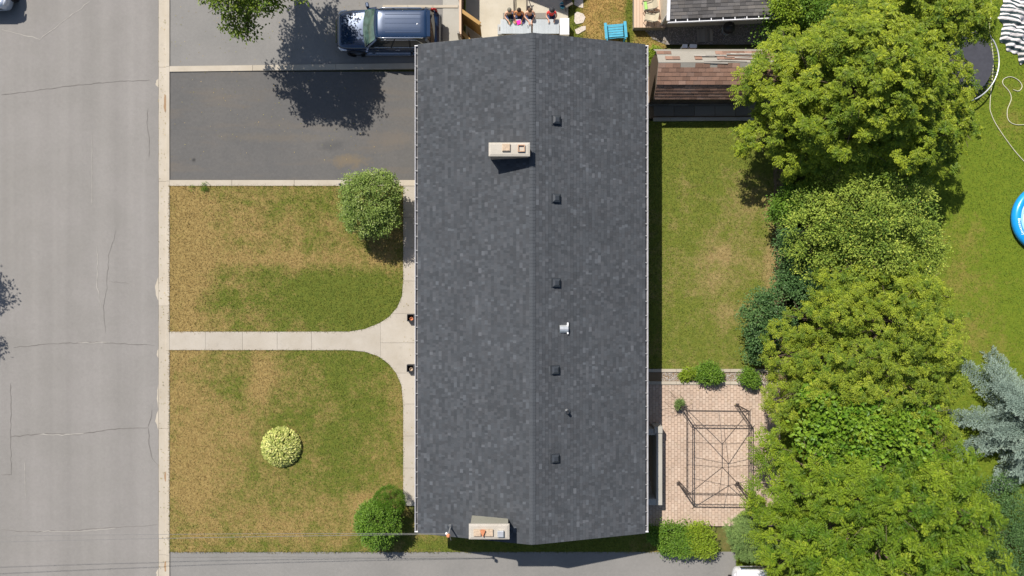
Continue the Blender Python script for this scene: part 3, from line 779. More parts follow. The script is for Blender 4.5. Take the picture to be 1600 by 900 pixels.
for (py, z), (ze, dy), r, mm, lb in wires:
    a = P(0, py, z); e = Vector((q.x-.09, q.y+dy, ze)); dirn = (a-e); far = e+dirn*(34.5-2.7)/(20.2+2.0)
    far = e+dirn*((-34.5-e.x)/dirn.x); far.z = 5.6
    pts = []
    for i in range(41):
        t = i/40; pp_ = e.lerp(far, t); zz = e.z+(far.z-e.z)*t-1.1*t*(1-t)*1.0; pts.append((pp_.x, pp_.y, zz))
    centred('power_cable', MB().tube(pts, r, 5), M[mm], lb, 'cable', tuple(e), 'service wires over the front lawn')

# planters by the front walk
for i, (px, py, lb) in enumerate(((641.5, 496.5, 'small square planter holding a terracotta pot, upper one by the front walk'), (641, 575.5, 'small square planter with pale dry plant, lower one by the front walk'))):
    c = P(px, py, .4); s, t, h = .175, .03, .42
    pl = thing('planter', lb, 'planter', (c.x, c.y, .045), group='square planters on the front walk')
    mb = MB()
    for (a, b, d, e) in ((-s, -s, s, -s+t), (-s, s-t, s, s), (-s, -s+t, -s+t, s-t), (s-t, -s+t, s, s-t)): mb.box(c.x+a, c.y+b, .045, c.x+d, c.y+e, h)
    obj('shell', mb, M['black_metal'], pl)
    obj('soil', MB().box(c.x-s+t, c.y-s+t, .05, c.x+s-t, c.y+s-t, .2), M['soil'], pl)
    obj('pot', MB().lathe([(.0, .0), (.05, .0), (.075, .14), (.085, .14), (.085, .18), (.07, .18), (.06, .10), (.0, .10)], 14, (c.x+.04, c.y-.05, .2)), M['terracotta'] if i == 0 else M['flue_cap'], pl)

# ================================================================== STAIRWELL
sw = thing('basement_stairwell', 'low concrete walls round the sunken basement steps beside the patio', 'stairwell', (6.6, -8.7, 0))
zt = .85
rx0, rx1 = PX(1025.5, zt), PX(1035, zt)
wallmb = MB().bbox(rx0, -10.55, -2.2, rx1, -6.95, zt, .015)
obj('wall', wallmb, M['concrete_grey'], sw)
obj('wall', MB().bbox(5.66, -10.55, -2.2, rx0-.003, -10.25, zt-.02, .015), M['concrete_grey'], sw)
obj('wall', MB().bbox(5.66, -7.15, -2.2, rx0-.003, -6.85, zt-.03, .015), M['concrete_grey'], sw)
obj('pillar', MB().bbox(rx0-.1, -7.05, -.1, rx1+.004, -6.72, zt+.05, .015), M['concrete_grey'], sw)
obj('floor', MB().box(5.6, -10.25, -2.3, rx0, -7.15, -2.1), M['concrete_grey'], sw)
for i in range(9):
    obj('step', MB().box(5.66, -10.24+i*.24, -2.1, rx0-.002, -10.24+(i+1)*.24+.003, -.14-i*.2), M['concrete_grey'], sw)

# ================================================================== BROWN SHED
def slope_shingles(parent, mesh, x0, x1, pa, pb, rows, wd, keep=None, ymir=1, name='shingle'):
    """pa=(y,z) lower edge, pb=(y,z) upper edge; rows of separate shingles"""
    (ya, za), (yb, zb) = pa, pb; L = math.hypot(yb-ya, zb-za); ang = math.atan2(zb-za, abs(yb-ya))
    for r in range(rows):
        t = r/rows; x = x0-(wd/2 if r % 2 else 0)
        while x < x1-.02:
            a, b = max(x, x0), min(x+wd, x1)
            if b-a > .04 and (keep is None or keep(r, (a+b)/2)):
                yy = ya+(yb-ya)*t; zz = za+(zb-za)*t
                rot = (ang, 0, random.uniform(-.008, .008)) if yb > ya else (-ang, 0, random.uniform(-.008, .008))
                inst(name, mesh[0] if yb > ya else mesh[1], parent, ((a+b)/2, yy, zz+.012+random.uniform(0, .006)), rot, ((b-a-.006)/1.0, L/rows*1.06, 1))
            x += wd
def shingle_meshes(mat):
    out = []
    for s in (1, -1):
        mb = MB(); mb.add([(-.5, 0, 0), (.5, 0, 0), (.5, s, -.008), (-.5, s, -.008), (-.5, 0, .018), (.5, 0, .018), (.5, s, .002), (-.5, s, .002)],
                          [(4, 5, 6, 7), (0, 1, 5, 4), (1, 2, 6, 5), (3, 0, 4, 7)] if s > 0 else [(7, 6, 5, 4), (4, 5, 1, 0), (5, 6, 2, 1), (7, 4, 0, 3)])
        me = mb.mesh('shingle'); me.materials.append(mat); out.append(me)
    return out
bs = shingle_meshes(M['brown_shingle']); gs = shingle_meshes(M['grey_shingle'])
sx0, sx1 = 6.72, 12.1
yE, zE, yB, zB, yR, zR = 8.99, 1.55, 9.49, 2.2, 10.36, 2.68
yB2, yE2 = 11.02, 11.35
shed = thing('garden_shed', 'old barn roofed shed with worn brown shingles between two neighbouring yards', 'shed', (9.4, yR, 0))
prof = [(yE, zE), (yB, zB), (yR, zR), (yB2, zB), (yE2, zE)]
w0, w1 = yE+.18, yE2-.18
mb = MB()
for x in (sx0+.1, sx1-.1):
    mb.add([(x, w0, 0), (x, w1, 0), (x, w1, zE), (x, yB2-.08, zB-.08), (x, yR, zR-.1), (x, yB+.08, zB-.08), (x, w0, zE)], [(0, 1, 2, 3, 4, 5, 6)])
mb.add([(sx0+.1, w0, 0), (sx1-.1, w0, 0), (sx1-.1, w0, zE), (sx0+.1, w0, zE), (sx0+.1, w1, 0), (sx1-.1, w1, 0), (sx1-.1, w1, zE), (sx0+.1, w1, zE)], [(0, 1, 2, 3), (5, 4, 7, 6)])
obj('wall', mb, M['shed_wood'], shed)
x = sx0+.12
while x < sx1-.2:
    obj('plank', MB().box(x, w0-.02, .05, x+.138, w0+.004, zE-.02), M['shed_wood'], shed); x += .145
rf = MB()
for (a, b) in zip(prof, prof[1:]):
    rf.add([(sx0, a[0], a[1]), (sx1, a[0], a[1]), (sx1, b[0], b[1]), (sx0, b[0], b[1]), (sx0, a[0], a[1]-.05), (sx1, a[0], a[1]-.05), (sx1, b[0], b[1]-.05), (sx0, b[0], b[1]-.05)],
           [(0, 1, 2, 3), (7, 6, 5, 4), (0, 3, 7, 4), (1, 5, 6, 2), (0, 4, 5, 1), (2, 6, 7, 3)])
srf = obj('roof', rf, M['felt'], shed)
slope_shingles(srf, bs, sx0, sx1, (yE-.02, zE), (yB, zB), 5, .34)
slope_shingles(srf, bs, sx0, sx1, (yB-.02, zB), (yR-.05, zR-.03), 5, .34, lambda r, x: not (r == 4 and random.random() < .35))
slope_shingles(srf, bs, sx0, sx1, (yB2, zB), (yR+.16, zR-.09), 3, .34, lambda r, x: x > 9.6 or (r == 0 and x < 7.3) or (r == 2 and random.random() < .25))
# torn felt and battens at the ridge
for i in range(12):
    x = random.uniform(sx0+.1, sx1-1.2); yy = yR+random.uniform(-.05, .55)
    zz = zR-abs(yy-yR)*.55+.03
    obj('batten', MB().obox((x+.5, yy, zz), (random.uniform(.5, 1.3), random.uniform(.04, .09), .02), (-.5 if yy > yR else .3, 0, random.uniform(-.05, .05))), M['wood_grey'], srf)
# ================================================================== GREY GARAGE (upper right)
ez = 2.4
A = P(1045, 30, ez); Bp = P(1212, 23, ez)
ang = math.atan2(Bp.y-A.y, Bp.x-A.x)
gar = thing('garage', 'beige walled outbuilding with grey shingle roof and white gutter beside the deck', 'garage', (A.x, A.y, 0), ang, local=True)
GL, GD, gsl = 6.2, 5.0, .36
ov = .5
mb = MB().add([(.08, ov, -.1), (GL-.3, ov, -.1), (GL-.3, GD, -.1), (.08, GD, -.1), (.08, ov, ez-.1), (GL-.3, ov, ez-.1), (GL-.3, GD, ez-.1), (.08, GD, ez-.1)],
              [(0, 1, 5, 4), (1, 2, 6, 5), (2, 3, 7, 6), (3, 0, 4, 7)])
mb.add([(.08, ov, ez-.1), (.08, GD, ez-.1), (.08, GD/2+.3, ez+GD/2*gsl-.1)], [(0, 1, 2)])
obj('wall', mb, M['siding'], gar)
half = GD/2+.3
mb = MB()
for (ya, yb) in ((0, half), (2*half, half)):
    mb.add([(0, ya, ez-.02), (GL, ya, ez-.02), (GL, yb, ez+half*gsl-.02), (0, yb, ez+half*gsl-.02), (0, ya, ez-.12), (GL, ya, ez-.12), (GL, yb, ez+half*gsl-.12), (0, yb, ez+half*gsl-.12)],
           [(0, 1, 2, 3), (7, 6, 5, 4), (0, 3, 7, 4), (1, 5, 6, 2), (0, 4, 5, 1)])
grf = obj('roof', mb, M['roofdeck'], gar)
for r in range(13):
    x = -.2*(r % 2); yy = r*.145
    while x < GL:
        wd = random.choice((.26, .32, .38)); a, b = max(x, 0), min(x+wd, GL)
        if b-a > .05:
            o = inst('shingle', gs[0], grf, ((a+b)/2, yy, ez+yy*gsl), (math.atan(gsl), 0, 0), (b-a-.005, .16, 1))
        x += wd
mb = MB(); mb.grid(lambda u, v: (GL*u, 13*.145+(half-13*.145)*v, ez+.01+(13*.145+(half-13*.145)*v)*gsl), 1, 1); obj('shingle', mb, M['grey_shingle'], grf)
obj('rake_board', MB().beam((-.03, -.05, ez-.03), (-.03, half, ez-.03+half*gsl), .13, .14), M['white'], gar)
gut = obj('gutter', MB().box(0, -.12, ez-.13, GL, -.01, ez-.11), M['gutter_in'], gar)
obj('gutter_lip', MB().box(-.05, -.15, ez-.14, GL, -.121, ez-.01), M['white'], gut)
for i in range(11): obj('gutter_strap', MB().box(.3+i*.55, -.12, ez-.02, .335+i*.55, .02, ez-.008), M['white'], gut)
obj('downspout', MB().tube([(3.55, -.07, ez-.12), (3.55, .1, ez-.3), (3.55, ov-.05, ez-.5), (3.55, ov-.05, .1)], .045, 8), M['white'], gar)
obj('corner_trim', MB().box(.055, ov-.025, 0, .14, ov-.003, ez-.12), M['white'], gar)

# ================================================================== OFF-FRAME HOUSE WHOSE GABLE SHADES THE PATIO
gz = 5.4; gp = Vector((PX(888)-.44*gz, PY(26)+.643*gz, 0))
nh = thing('neighbour_house', 'steep gabled house just beyond the top edge whose shadow falls on the patio', 'house', (gp.x, gp.y, 0))
hw, sl_ = 3.0, .82; el_ = gz-hw*sl_
mb = MB(); a, b = gp.x-hw+.35, gp.x+hw-.35; y0, y1 = gp.y+.3, gp.y+9
mb.add([(a, y0, 0), (b, y0, 0), (b, y1, 0), (a, y1, 0), (a, y0, el_), (b, y0, el_), (b, y1, el_), (a, y1, el_), (gp.x, y0, gz-.2), (gp.x, y1, gz-.2)], [(0, 1, 5, 8, 4), (1, 2, 6, 5), (2, 3, 7, 9, 6), (3, 0, 4, 7)])
obj('wall', mb, M['siding'], nh)
mb = MB()
for xe in (gp.x-hw, gp.x+hw):
    mb.add([(xe, gp.y, el_), (gp.x, gp.y, gz), (gp.x, gp.y+9.3, gz), (xe, gp.y+9.3, el_), (xe, gp.y, el_-.14), (gp.x, gp.y, gz-.14), (gp.x, gp.y+9.3, gz-.14), (xe, gp.y+9.3, el_-.14)],
           [(0, 1, 2, 3), (7, 6, 5, 4), (0, 4, 5, 1), (2, 6, 7, 3), (3, 7, 4, 0)])
obj('roof', mb, M['roofdeck'], nh)

# ================================================================== DECK, FENCE, GATE
dk = thing('deck', 'raised pale timber deck along the outbuilding at the top edge', 'deck', (PX(1010), PY(20), 0))
dzt = .5; x0, x1 = PX(990.5, dzt), PX(1040, dzt); y0, y1 = PY(43, dzt), PY(-70, dzt)
n = 11; bw = (x1-x0)/n
bmm = MB().bbox(-bw/2+.004, y0, -.035, bw/2-.004, y1, 0, .004).mesh('plank'); bmm.materials.append(M['deckwood'])
for i in range(n): inst('plank', bmm, dk, (x0+bw*(i+.5), 0, dzt+random.uniform(-.002, .002)))
obj('fascia', MB().box(x0+.01, y0+.03, .03, x1, y0+.06, dzt-.037), M['wood_grey'], dk)
obj('fascia', MB().box(x0+.02, y0+.061, .03, x0+.05, y1, dzt-.037), M['wood_grey'], dk)

fx = PX(724)
fn = thing('wooden_fence', 'dark board fence between parking pad and concrete patio', 'fence', (fx, PY(35), 0))
yy = PY(74); fb = MB().box(-.012, -.066, .05, .012, .066, 1.75).mesh('board'); fb.materials.append(M['fencewood'])
while yy < PY(-60):
    inst('board', fb, fn, (fx+random.uniform(-.004, .004), yy, random.uniform(-.015, .015))); yy += .14
for z in (.4, 1.4): obj('rail', MB().box(fx-.055, PY(74), z, fx-.013, PY(-60), z+.09), M['fencewood'], fn)
for py in (72, 12, -45): obj('post', MB().box(fx-.16, PY(py)-.05, 0, fx-.06, PY(py)+.05, 1.85), M['wood_grey'], fn)
obj('cap_rail', MB().box(fx-.07, PY(74), 1.765, fx+.03, PY(-60), 1.80), M['deckwood'], fn)
def gate(a, b, h, lean, label, grp):
    a, b = Vector(a), Vector(b); d = (b-a); L = d.length; d.normalize(); nrm = Vector((-d.y, d.x, 0))
    g_ = thing('wooden_gate', label, 'gate', (a.x, a.y, .03), math.atan2(d.y, d.x), grp, local=True)
    k = int(L/.14); wd = L/k
    for i in range(k):
        mb = MB(); x = i*wd
        mb.add([(x+.003, 0, .05), (x+wd-.003, 0, .05), (x+wd-.003, -lean*1, h), (x+.003, -lean, h), (x+.003, .03, .05), (x+wd-.003, .03, .05), (x+wd-.003, .03-lean, h), (x+.003, .03-lean, h)],
               [(0, 1, 2, 3), (5, 4, 7, 6), (0, 3, 7, 4), (1, 5, 6, 2), (3, 2, 6, 7), (4, 5, 1, 0)])
        obj('board', mb, M['gatewood'], g_)
    obj('brace', MB().beam((0, .05, .3), (L, .05-lean, h*.85), .04, .09), M['gatewood'], g_)
    obj('top_rail', MB().beam((0, .015-lean, h+.03), (L, .015-lean, h+.03), .16, .06), M['gatewood'], g_)
gate(P(720, 17, 1.65), P(750, 38, 1.65), 1.62, .0, 'amber timber gate swung open into the patio, upper leaf', 'open gate leaves')
gate(P(729, 46, .9), P(744, 64, .9), 1.0, .28, 'short amber timber gate leaf leaning at the roof edge, lower leaf', 'open gate leaves')

# flagstones
for pts, lb in (([(898, -9), (911, -12), (911, 13), (905, 12), (897, 8)], 'cut corner flagstone at the very top of the stepping stones'),
                ([(898, 21), (902, 19), (911, 22), (914.5, 28), (911, 36), (900, 38.5), (897, 34)], 'large six sided pale flagstone, middle stepping stone'),
                ([(898, 47), (908, 42), (915, 41), (915, 47), (903, 54), (900, 53)], 'small slanted flagstone nearest the house roof')):
    c = P(sum(p[0] for p in pts)/len(pts), sum(p[1] for p in pts)/len(pts), .05)
    centred('flagstone', MB().prism(pxpoly(pts), -.02, .06), M['stone'], lb, 'stepping stone', tuple(c), 'stepping stones beside the patio')

# ================================================================== FURNITURE
M['sling'] = plain('beige_sling', (.42, .37, .27), .85, .2, var=.08)
M['dark_frame'] = plain('dark_chair_frame', (.09, .075, .06), .5, .4)
M['pale_cover'] = m_island('table_ribs', (.40, .43, .45), .93, 1.06, None, .6, .05, 40, .05)
M['grey_cover'] = plain('grey_lid', (.35, .36, .36), .7, .3)
M['white_plastic'] = plain('white_plastic', (.80, .79, .80), .5, .4, var=.03)
M['blue_plastic'] = plain('blue_plastic', (.055, .30, .42), .4, .45, var=.15, sc=5)
M['green_fabric'] = plain('green_cushion', (.30, .55, .14), .8, .2)
def sling_chair(label, loc, rz, grp, L=.95, back=.6, cushion=False, sc=1.0, dark=True):
    c = thing('lounge_chair', label, 'chair', loc, rz, grp, local=True, scale=sc)
    fm = M['dark_frame']; w_ = .29
    obj('seat', MB().grid(lambda u, v: (-w_+2*w_*u, -L*.5+L*.62*v, .40-.05*sin(pi*v)), 4, 6), M['sling'], c, True)
    obj('backrest', MB().grid(lambda u, v: (-w_+2*w_*u, L*.12+.42*back*v, .40+.62*back*v), 4, 4), M['sling'], c, True)
    for s in (-1, 1):
        x = s*(w_+.03)
        obj('armrest', MB().tube([(x, -L*.45, .02), (x, -L*.42, .58), (x*1.05, -.15, .62), (x, L*.2, .60), (x, L*.32, .75)], .022, 6), fm, c, True)
        obj('leg', MB().tube([(x, L*.12, .60), (x, L*.35, .02)], .02, 6), fm, c)
        obj('side_rail', MB().tube([(x-.02*s, -L*.5, .40), (x-.02*s, L*.12, .39), (x-.02*s, L*.12+.42*back, .40+.62*back)], .018, 6), fm, c)
    if cushion: obj('cushion', MB().bbox(-w_+.03, -.38, .38, w_-.03, -.22, .45, .02), M['green_fabric'], c)
    return c
sling_chair('beige sling lounge chair with dark arms behind the seated people', (P(813, 5)+Vector((0, -.05, .03))), 0, None, 1.25, .7, sc=1.0)
sling_chair('beige sling chair with a lime green cushion on the deck', P(1014.5, 12, .5), -1.45, 'chairs on the deck', cushion=True, sc=.78)
sling_chair('beige sling chair without cushion on the deck, nearest the steps', P(1017, 31, .5), -1.8, 'chairs on the deck', sc=.74)
tb = thing('patio_table', 'long pale grey ribbed table where four people sit', 'table', (PX(827, .74), PY(41, .74), .03))
for (a, b) in ((782, 830), (832.5, 874)):
    x0, x1, y0, y1 = PX(a, .74), PX(b, .74), PY(52.5, .74), PY(30, .74)
    mb = MB(); n = int((x1-x0)/.045)
    for i in range(n):
        q0 = x0+(x1-x0)*i/n; q1 = x0+(x1-x0)*(i+1)/n; mb.bbox(q0+.002, y0, .70, q1-.002, y1, .74, .006)
    top = obj('tabletop', mb, M['pale_cover'], tb)
    obj('apron', MB().box(x0+.05, y0+.05, .62, x1-.05, y1-.05, .698), M['grey_cover'], tb)
    for (lx, ly) in ((x0+.08, y0+.08), (x1-.08, y0+.08), (x0+.08, y1-.08), (x1-.08, y1-.08)): obj('leg', MB().box(lx-.03, ly-.03, .03, lx+.03, ly+.03, .62), M['dark_frame'], tb)
x0, x1, y0, y1 = PX(777.5, .55), PX(787, .55), PY(54, .55), PY(38, .55)
bx = thing('storage_box', 'small grey lidded box at the left end of the ribbed table', 'box', ((x0+x1)/2, (y0+y1)/2, .03))
obj('body', MB().box(x0+.02, y0+.02, .03, x1-.02, y1-.02, .5), M['grey_cover'], bx); obj('lid', MB().bbox(x0, y0, .5, x1, y1, .56, .015), M['grey_cover'], bx)
obj('handle', MB().box(x0+.08, y0+.2, .56, x0+.12, y0+.36, .585), M['dark_frame'], bx)
x0, x1, y0, y1 = PX(875, .7), PX(889.5, .7), PY(54, .7), PY(28, .7)
bx = thing('cool_box', 'white chest cooler at the right end of the ribbed table', 'cooler', ((x0+x1)/2, (y0+y1)/2, .03))
obj('body', MB().box(x0+.015, y0+.015, .03, x1-.015, y1-.015, .62), M['white_plastic'], bx); obj('lid', MB().bbox(x0, y0, .62, x1, y1, .70, .025), M['white_plastic'], bx)
for s in (x0-.02, x1-.02): obj('handle', MB().box(s, (y0+y1)/2-.1, .45, s+.04, (y0+y1)/2+.1, .49), M['grey_cover'], bx)
x0, x1, yb = PX(786, .44), PX(868, .44), PY(30, .74)+.28
bn = thing('bench', 'plain bench under the four people at the ribbed table', 'bench', ((x0+x1)/2, yb, .03))
obj('seat', MB().bbox(x0, yb-.14, .38, x1, yb+.16, .43, .01), M['wood_grey'], bn)
for x in (x0+.1, x1-.1, (x0+x1)/2): obj('leg', MB().box(x-.03, yb-.12, .03, x+.03, yb+.12, .378), M['wood_grey'], bn)
# blue plastic garden seat
bc = thing('garden_chair', 'turquoise blue plastic garden seat on the dry grass near the roof', 'chair', P(961, 52, .3)+Vector((0, 0, -.275)), pi+.08, local=True)
for i in range(5): obj('slat', MB().obox((0, -.32+i*.115, .36-.015*i), (.80, .10, .03)), M['blue_plastic'], bc)
for i in range(7):
    x = -.33+i*.11; obj('backrest', MB().obox((x, .36, .62+.02*cos(i-3)), (.098, .03, .60+.06*cos((i-3)*.5)), (-.32, 0, 0)), M['blue_plastic'], bc)
for s in (-1, 1):
    obj('armrest', MB().bbox(s*.48-.07, -.45, .53, s*.48+.07, .34, .565, .01), M['blue_plastic'], bc)
    obj('leg', MB().box(s*.45-.03, -.42, 0, s*.45+.03, -.32, .528), M['blue_plastic'], bc)
    obj('leg', MB().box(s*.45-.03, .30, 0, s*.45+.03, .40, .528), M['blue_plastic'], bc)
obj('front_rail', MB().box(-.42, -.42, .22, .42, -.385, .34), M['blue_plastic'], bc)
# blue pot and dark chair at patio's edge
c = P(879, 8, .3)
bp = thing('bucket', 'round bright blue bucket near the upper patio edge', 'bucket', (c.x, c.y, .03))
obj('body', MB().lathe([(.0, .03), (.10, .03), (.13, .3), (.145, .3), (.145, .32), (.115, .32), (.09, .08), (.0, .08)], 18, (c.x, c.y, 0)), M['blue_plastic'], bp)
obj('handle', MB().tube([(c.x+.14*cos(a), c.y-.02, .31+.12*sin(a)) for a in np.linspace(0, pi, 9)], .008, 5), M['galv'], bp)
fc = thing('folding_chair', 'dark folding chair standing in the shade beside the blue bucket', 'chair', P(886, 10)+Vector((0, 0, .03)), .5, local=True)
obj('seat', MB().bbox(-.2, -.2, .42, .2, .2, .45, .01), M['dark_frame'], fc); obj('backrest', MB().obox((0, .24, .72), (.4, .03, .35), (-.2, 0, 0)), M['dark_frame'], fc)
for s in (-1, 1):
    obj('leg', MB().tube([(s*.19, .28, .9), (s*.19, -.22, .02)], .014, 6), M['dark_frame'], fc); obj('leg', MB().tube([(s*.17, -.15, .42), (s*.17, .22, .02)], .014, 6), M['dark_frame'], fc)
# things in the gravel passage
c = P(1101, 56, .05)
bd = thing('pallet_board', 'tan timber board lying flat on the shaded gravel', 'board', (c.x, c.y, .05), .04, local=True)
for i in range(6): obj('plank', MB().bbox(-.39+i*.13, -.31, .03, -.39+i*.13+.125, .31, .055, .004), M['wood_grey'], bd)
for s in (-.24, 0, .24): obj('batten', MB().box(-.39, s-.03, 0, .385, s+.03, .028), M['wood_grey'], bd)
c = P(1131, 53)
kb = thing('kettle_barbecue', 'black kettle barbecue on legs in the shade by the white downspout', 'barbecue', (c.x, c.y, .04), local=True)
obj('bowl', MB().lathe([(.0, .52), (.15, .55), (.26, .66), (.29, .78)], 20), M['black_metal'], kb, True)
obj('lid', MB().lathe([(.295, .79), (.27, .90), (.17, .99), (.0, 1.02)], 20), M['black_metal'], kb, True)
obj('handle', MB().tube([(-.07, 0, 1.02), (-.06, 0, 1.07), (.06, 0, 1.07), (.07, 0, 1.02)], .012, 6), M['wood_grey'], kb)
for a in (0.4, 2.5, 4.6): obj('leg', MB().tube([(.2*cos(a), .2*sin(a), .62), (.3*cos(a), .3*sin(a), .0)], .014, 6), M['galv'], kb)
obj('ash_tray', MB().lathe([(.0, .28), (.2, .29), (.22, .31)], 16), M['galv'], kb)
for (px, wd, lb) in ((1070.5, .24, 'small white tub at the foot of the brown shed, left of the pair'), (1083.5, .34, 'wider white tub at the foot of the brown shed, right of the pair')):
    c = P(px, 72, 1.1); t_ = thing('white_tub', lb, 'tub', (c.x, c.y, .03), group='white tubs in the gap by the shed')
    c = P(px, 72, .9)
    obj('body', MB().box(c.x-wd/2+.015, c.y-.07, .03, c.x+wd/2-.015, c.y+.08, .85), M['white_plastic'], t_); obj('lid', MB().bbox(c.x-wd/2, c.y-.085, .85, c.x+wd/2, c.y+.095, .9, .01), M['white_plastic'], t_)
# garden light on the lawn kerb
c = P(531, 288, .1)
gl = thing('garden_light', 'small black garden light at the lawn edge beside the big round bush', 'light', (c.x, c.y, .03))
obj('cap', MB().lathe([(.0, .2), (.05, .19), (.06, .15), (.0, .15)][::-1], 12, (c.x, c.y, 0)), M['black_metal'], gl); obj('stake', MB().tube([(c.x, c.y, 0), (c.x, c.y, .16)], .015, 6), M['galv'], gl)

# ================================================================== GAZEBO FRAME
gz1, gz2 = 1.86, 2.44
cn = [P(1074.7, 642.5, gz1), P(1172, 643.5, gz1), P(1172, 774, gz1), P(1074.8, 773, gz1)]
hub = [P(1128.6, 693.8, gz2), P(1128.6, 730.3, gz2)]
gzb = thing('gazebo_frame', 'bare brown metal gazebo frame without its canopy on the brick patio', 'gazebo', (9.7, -7.7, .04))
ctr = (cn[0]+cn[2])/2
for p in cn:
    dx, dy = (1 if p.x < ctr.x else -1), (1 if p.y < ctr.y else -1)
    lg = obj('leg', MB().box(p.x-.025, p.y-.025, .04, p.x+.025, p.y+.025, gz1), M['frame'], gzb)
    obj('leg_brace', MB().tube([(p.x+dx*.16, p.y, .06), (p.x+dx*.16, p.y, gz1-.02)], .014, 6), M['frame'], lg)
    obj('leg_brace', MB().tube([(p.x, p.y+dy*.16, .06), (p.x, p.y+dy*.16, gz1-.02)], .014, 6), M['frame'], lg)
    for z in (.08, .6, 1.1, 1.6):
        obj('rung', MB().tube([(p.x+dx*.16, p.y, z), (p.x, p.y, z), (p.x, p.y+dy*.16, z)], .010, 5), M['frame'], lg)
    obj('foot', MB().box(p.x-.09, p.y-.09, .042, p.x+.09, p.y+.09, .055), M['frame'], lg)
for i in range(4):
    a, b = cn[i], cn[(i+1) % 4]
    tr = obj('beam', MB().beam(a, b, .035, .035), M['frame'], gzb)
    a2, b2 = a-Vector((0, 0, .22)), b-Vector((0, 0, .22))
    obj('lower_beam', MB().beam(a2, b2, .025, .025), M['frame'], tr)
    n = 8
    zz = MB()
    for k in range(n):
        q0 = a.lerp(b, k/n); q1 = a2.lerp(b2, (k+.5)/n); q2 = a.lerp(b, (k+1)/n); zz.tube([q0, q1, q2], .007, 4)
    obj('lattice', zz, M['frame'], tr)
hb = [0, 0, 1, 1]
for i in range(4):
    d = (cn[i]-ctr); d.z = 0; d.normalize()
    obj('hip_rafter', MB().tube([cn[i]+d*.16+Vector((0, 0, -.08)), hub[hb[i]]], .018, 6), M['frame'], gzb)
obj('ridge_bar', MB().tube(hub, .02, 6), M['frame'], gzb)
def ext(a, b, k=.08): d = (b-a).normalized(); return b+d*k
for (h_, a, b, t) in ((0, 0, 1, .5), (1, 3, 2, .5), (0, 0, 3, .37), (1, 0, 3, .64), (0, 1, 2, .37), (1, 1, 2, .64)):
    e = cn[a].lerp(cn[b], t); obj('rafter', MB().tube([hub[h_], ext(hub[h_], e)], .011, 5), M['frame'], gzb)

# ================================================================== TRAMPOLINE, POOL, STRIPED CLOTH, HOSES
zt = .72; tc = P(1496, 96, zt); R_ = 65*(H-zt)/F
tp = thing('trampoline', 'round black trampoline with pale rim half hidden under the big tree', 'trampoline', (tc.x, tc.y, 0))
obj('mat', MB().lathe([(.0, .0), (R_*.6, .0), (R_*.86, .0), (R_*.86, -.02), (0, -.02)][::-1], 48, (tc.x, tc.y, zt)), plain('trampoline_mat', (.045, .045, .055), .7, .3), tp)
obj('rim', MB().tube([(tc.x+R_*cos(a), tc.y+R_*sin(a), zt) for a in np.linspace(0, 2*pi, 64, endpoint=False)], .032, 8, True), M['galv'], tp, True)
spm = MB().tube([(R_*.86, 0, 0), (R_*.985, 0, 0)], .016, 5).mesh('spring'); spm.materials.append(M['black_metal'])
for i in range(72): inst('spring', spm, tp, (tc.x, tc.y, zt-.005), (0, 0, 2*pi*i/72))
for i in range(6):
    a = pi/6+i*pi/3; q0 = Vector((tc.x+R_*cos(a), tc.y+R_*sin(a), zt)); a2 = a+.28; q1 = Vector((tc.x+R_*cos(a2), tc.y+R_*sin(a2), zt))
    obj('leg', MB().tube([q0, (q0.x, q0.y, .05), (q1.x, q1.y, .05), q1], .025, 6), M['galv'], tp)
pc = P(1636, 341, .3); R_ = 54.5*(H-.3)/F
pl = thing('paddling_pool', 'round bright blue inflatable paddling pool on the lawn at the right edge', 'pool', (pc.x, pc.y, .02))
ring = [(pc.x+(R_-.22)*cos(a), pc.y+(R_-.22)*sin(a), .25) for a in np.linspace(0, 2*pi, 56, endpoint=False)]
obj('ring', MB().tube(ring, .22, 14, True), plain('pool_blue', (.01, .28, .72), .3, .5, var=.04, coat=.3), pl, True)
ring = [(pc.x+(R_-.46)*cos(a), pc.y+(R_-.46)*sin(a), .28) for a in np.linspace(0, 2*pi, 56, endpoint=False)]
obj('inner_ring', MB().tube(ring, .085, 10, True), plain('pool_pale_blue', (.30, .56, .80), .3, .5, var=.03), pl, True)
obj('water', MB().lathe([(R_-.46, .18), (.0, .18)], 48, (pc.x, pc.y, 0)), plain('pool_water', (.72, .80, .84), .05, .5, var=.03), pl)
txt = bpy.data.curves.new('lettering', 'FONT'); txt.body = 'Bestway'; txt.size = .21; txt.align_x = 'CENTER'; txt.align_y = 'CENTER'; txt.extrude = .004
to = bpy.data.objects.new('lettering_tmp', txt); COL.objects.link(to)
dg = bpy.context.evaluated_depsgraph_get(); tme = bpy.data.meshes.new_from_object(to.evaluated_get(dg)); bpy.data.objects.remove(to)
Rt = R_-.22
for v in tme.vertices:      # wrap the word round the tube's top
    a = radians(197)+v.co.x/Rt*1.25; rr = Rt-v.co.y*.9
    v.co = (rr*cos(a), rr*sin(a), .25+.226*sqrt(max(0, 1-((rr-Rt)/.226)**2))-.02+v.co.z)
o = obj('lettering', tme, plain('pool_print', (.8, .85, .9), .5, .3), pl); 

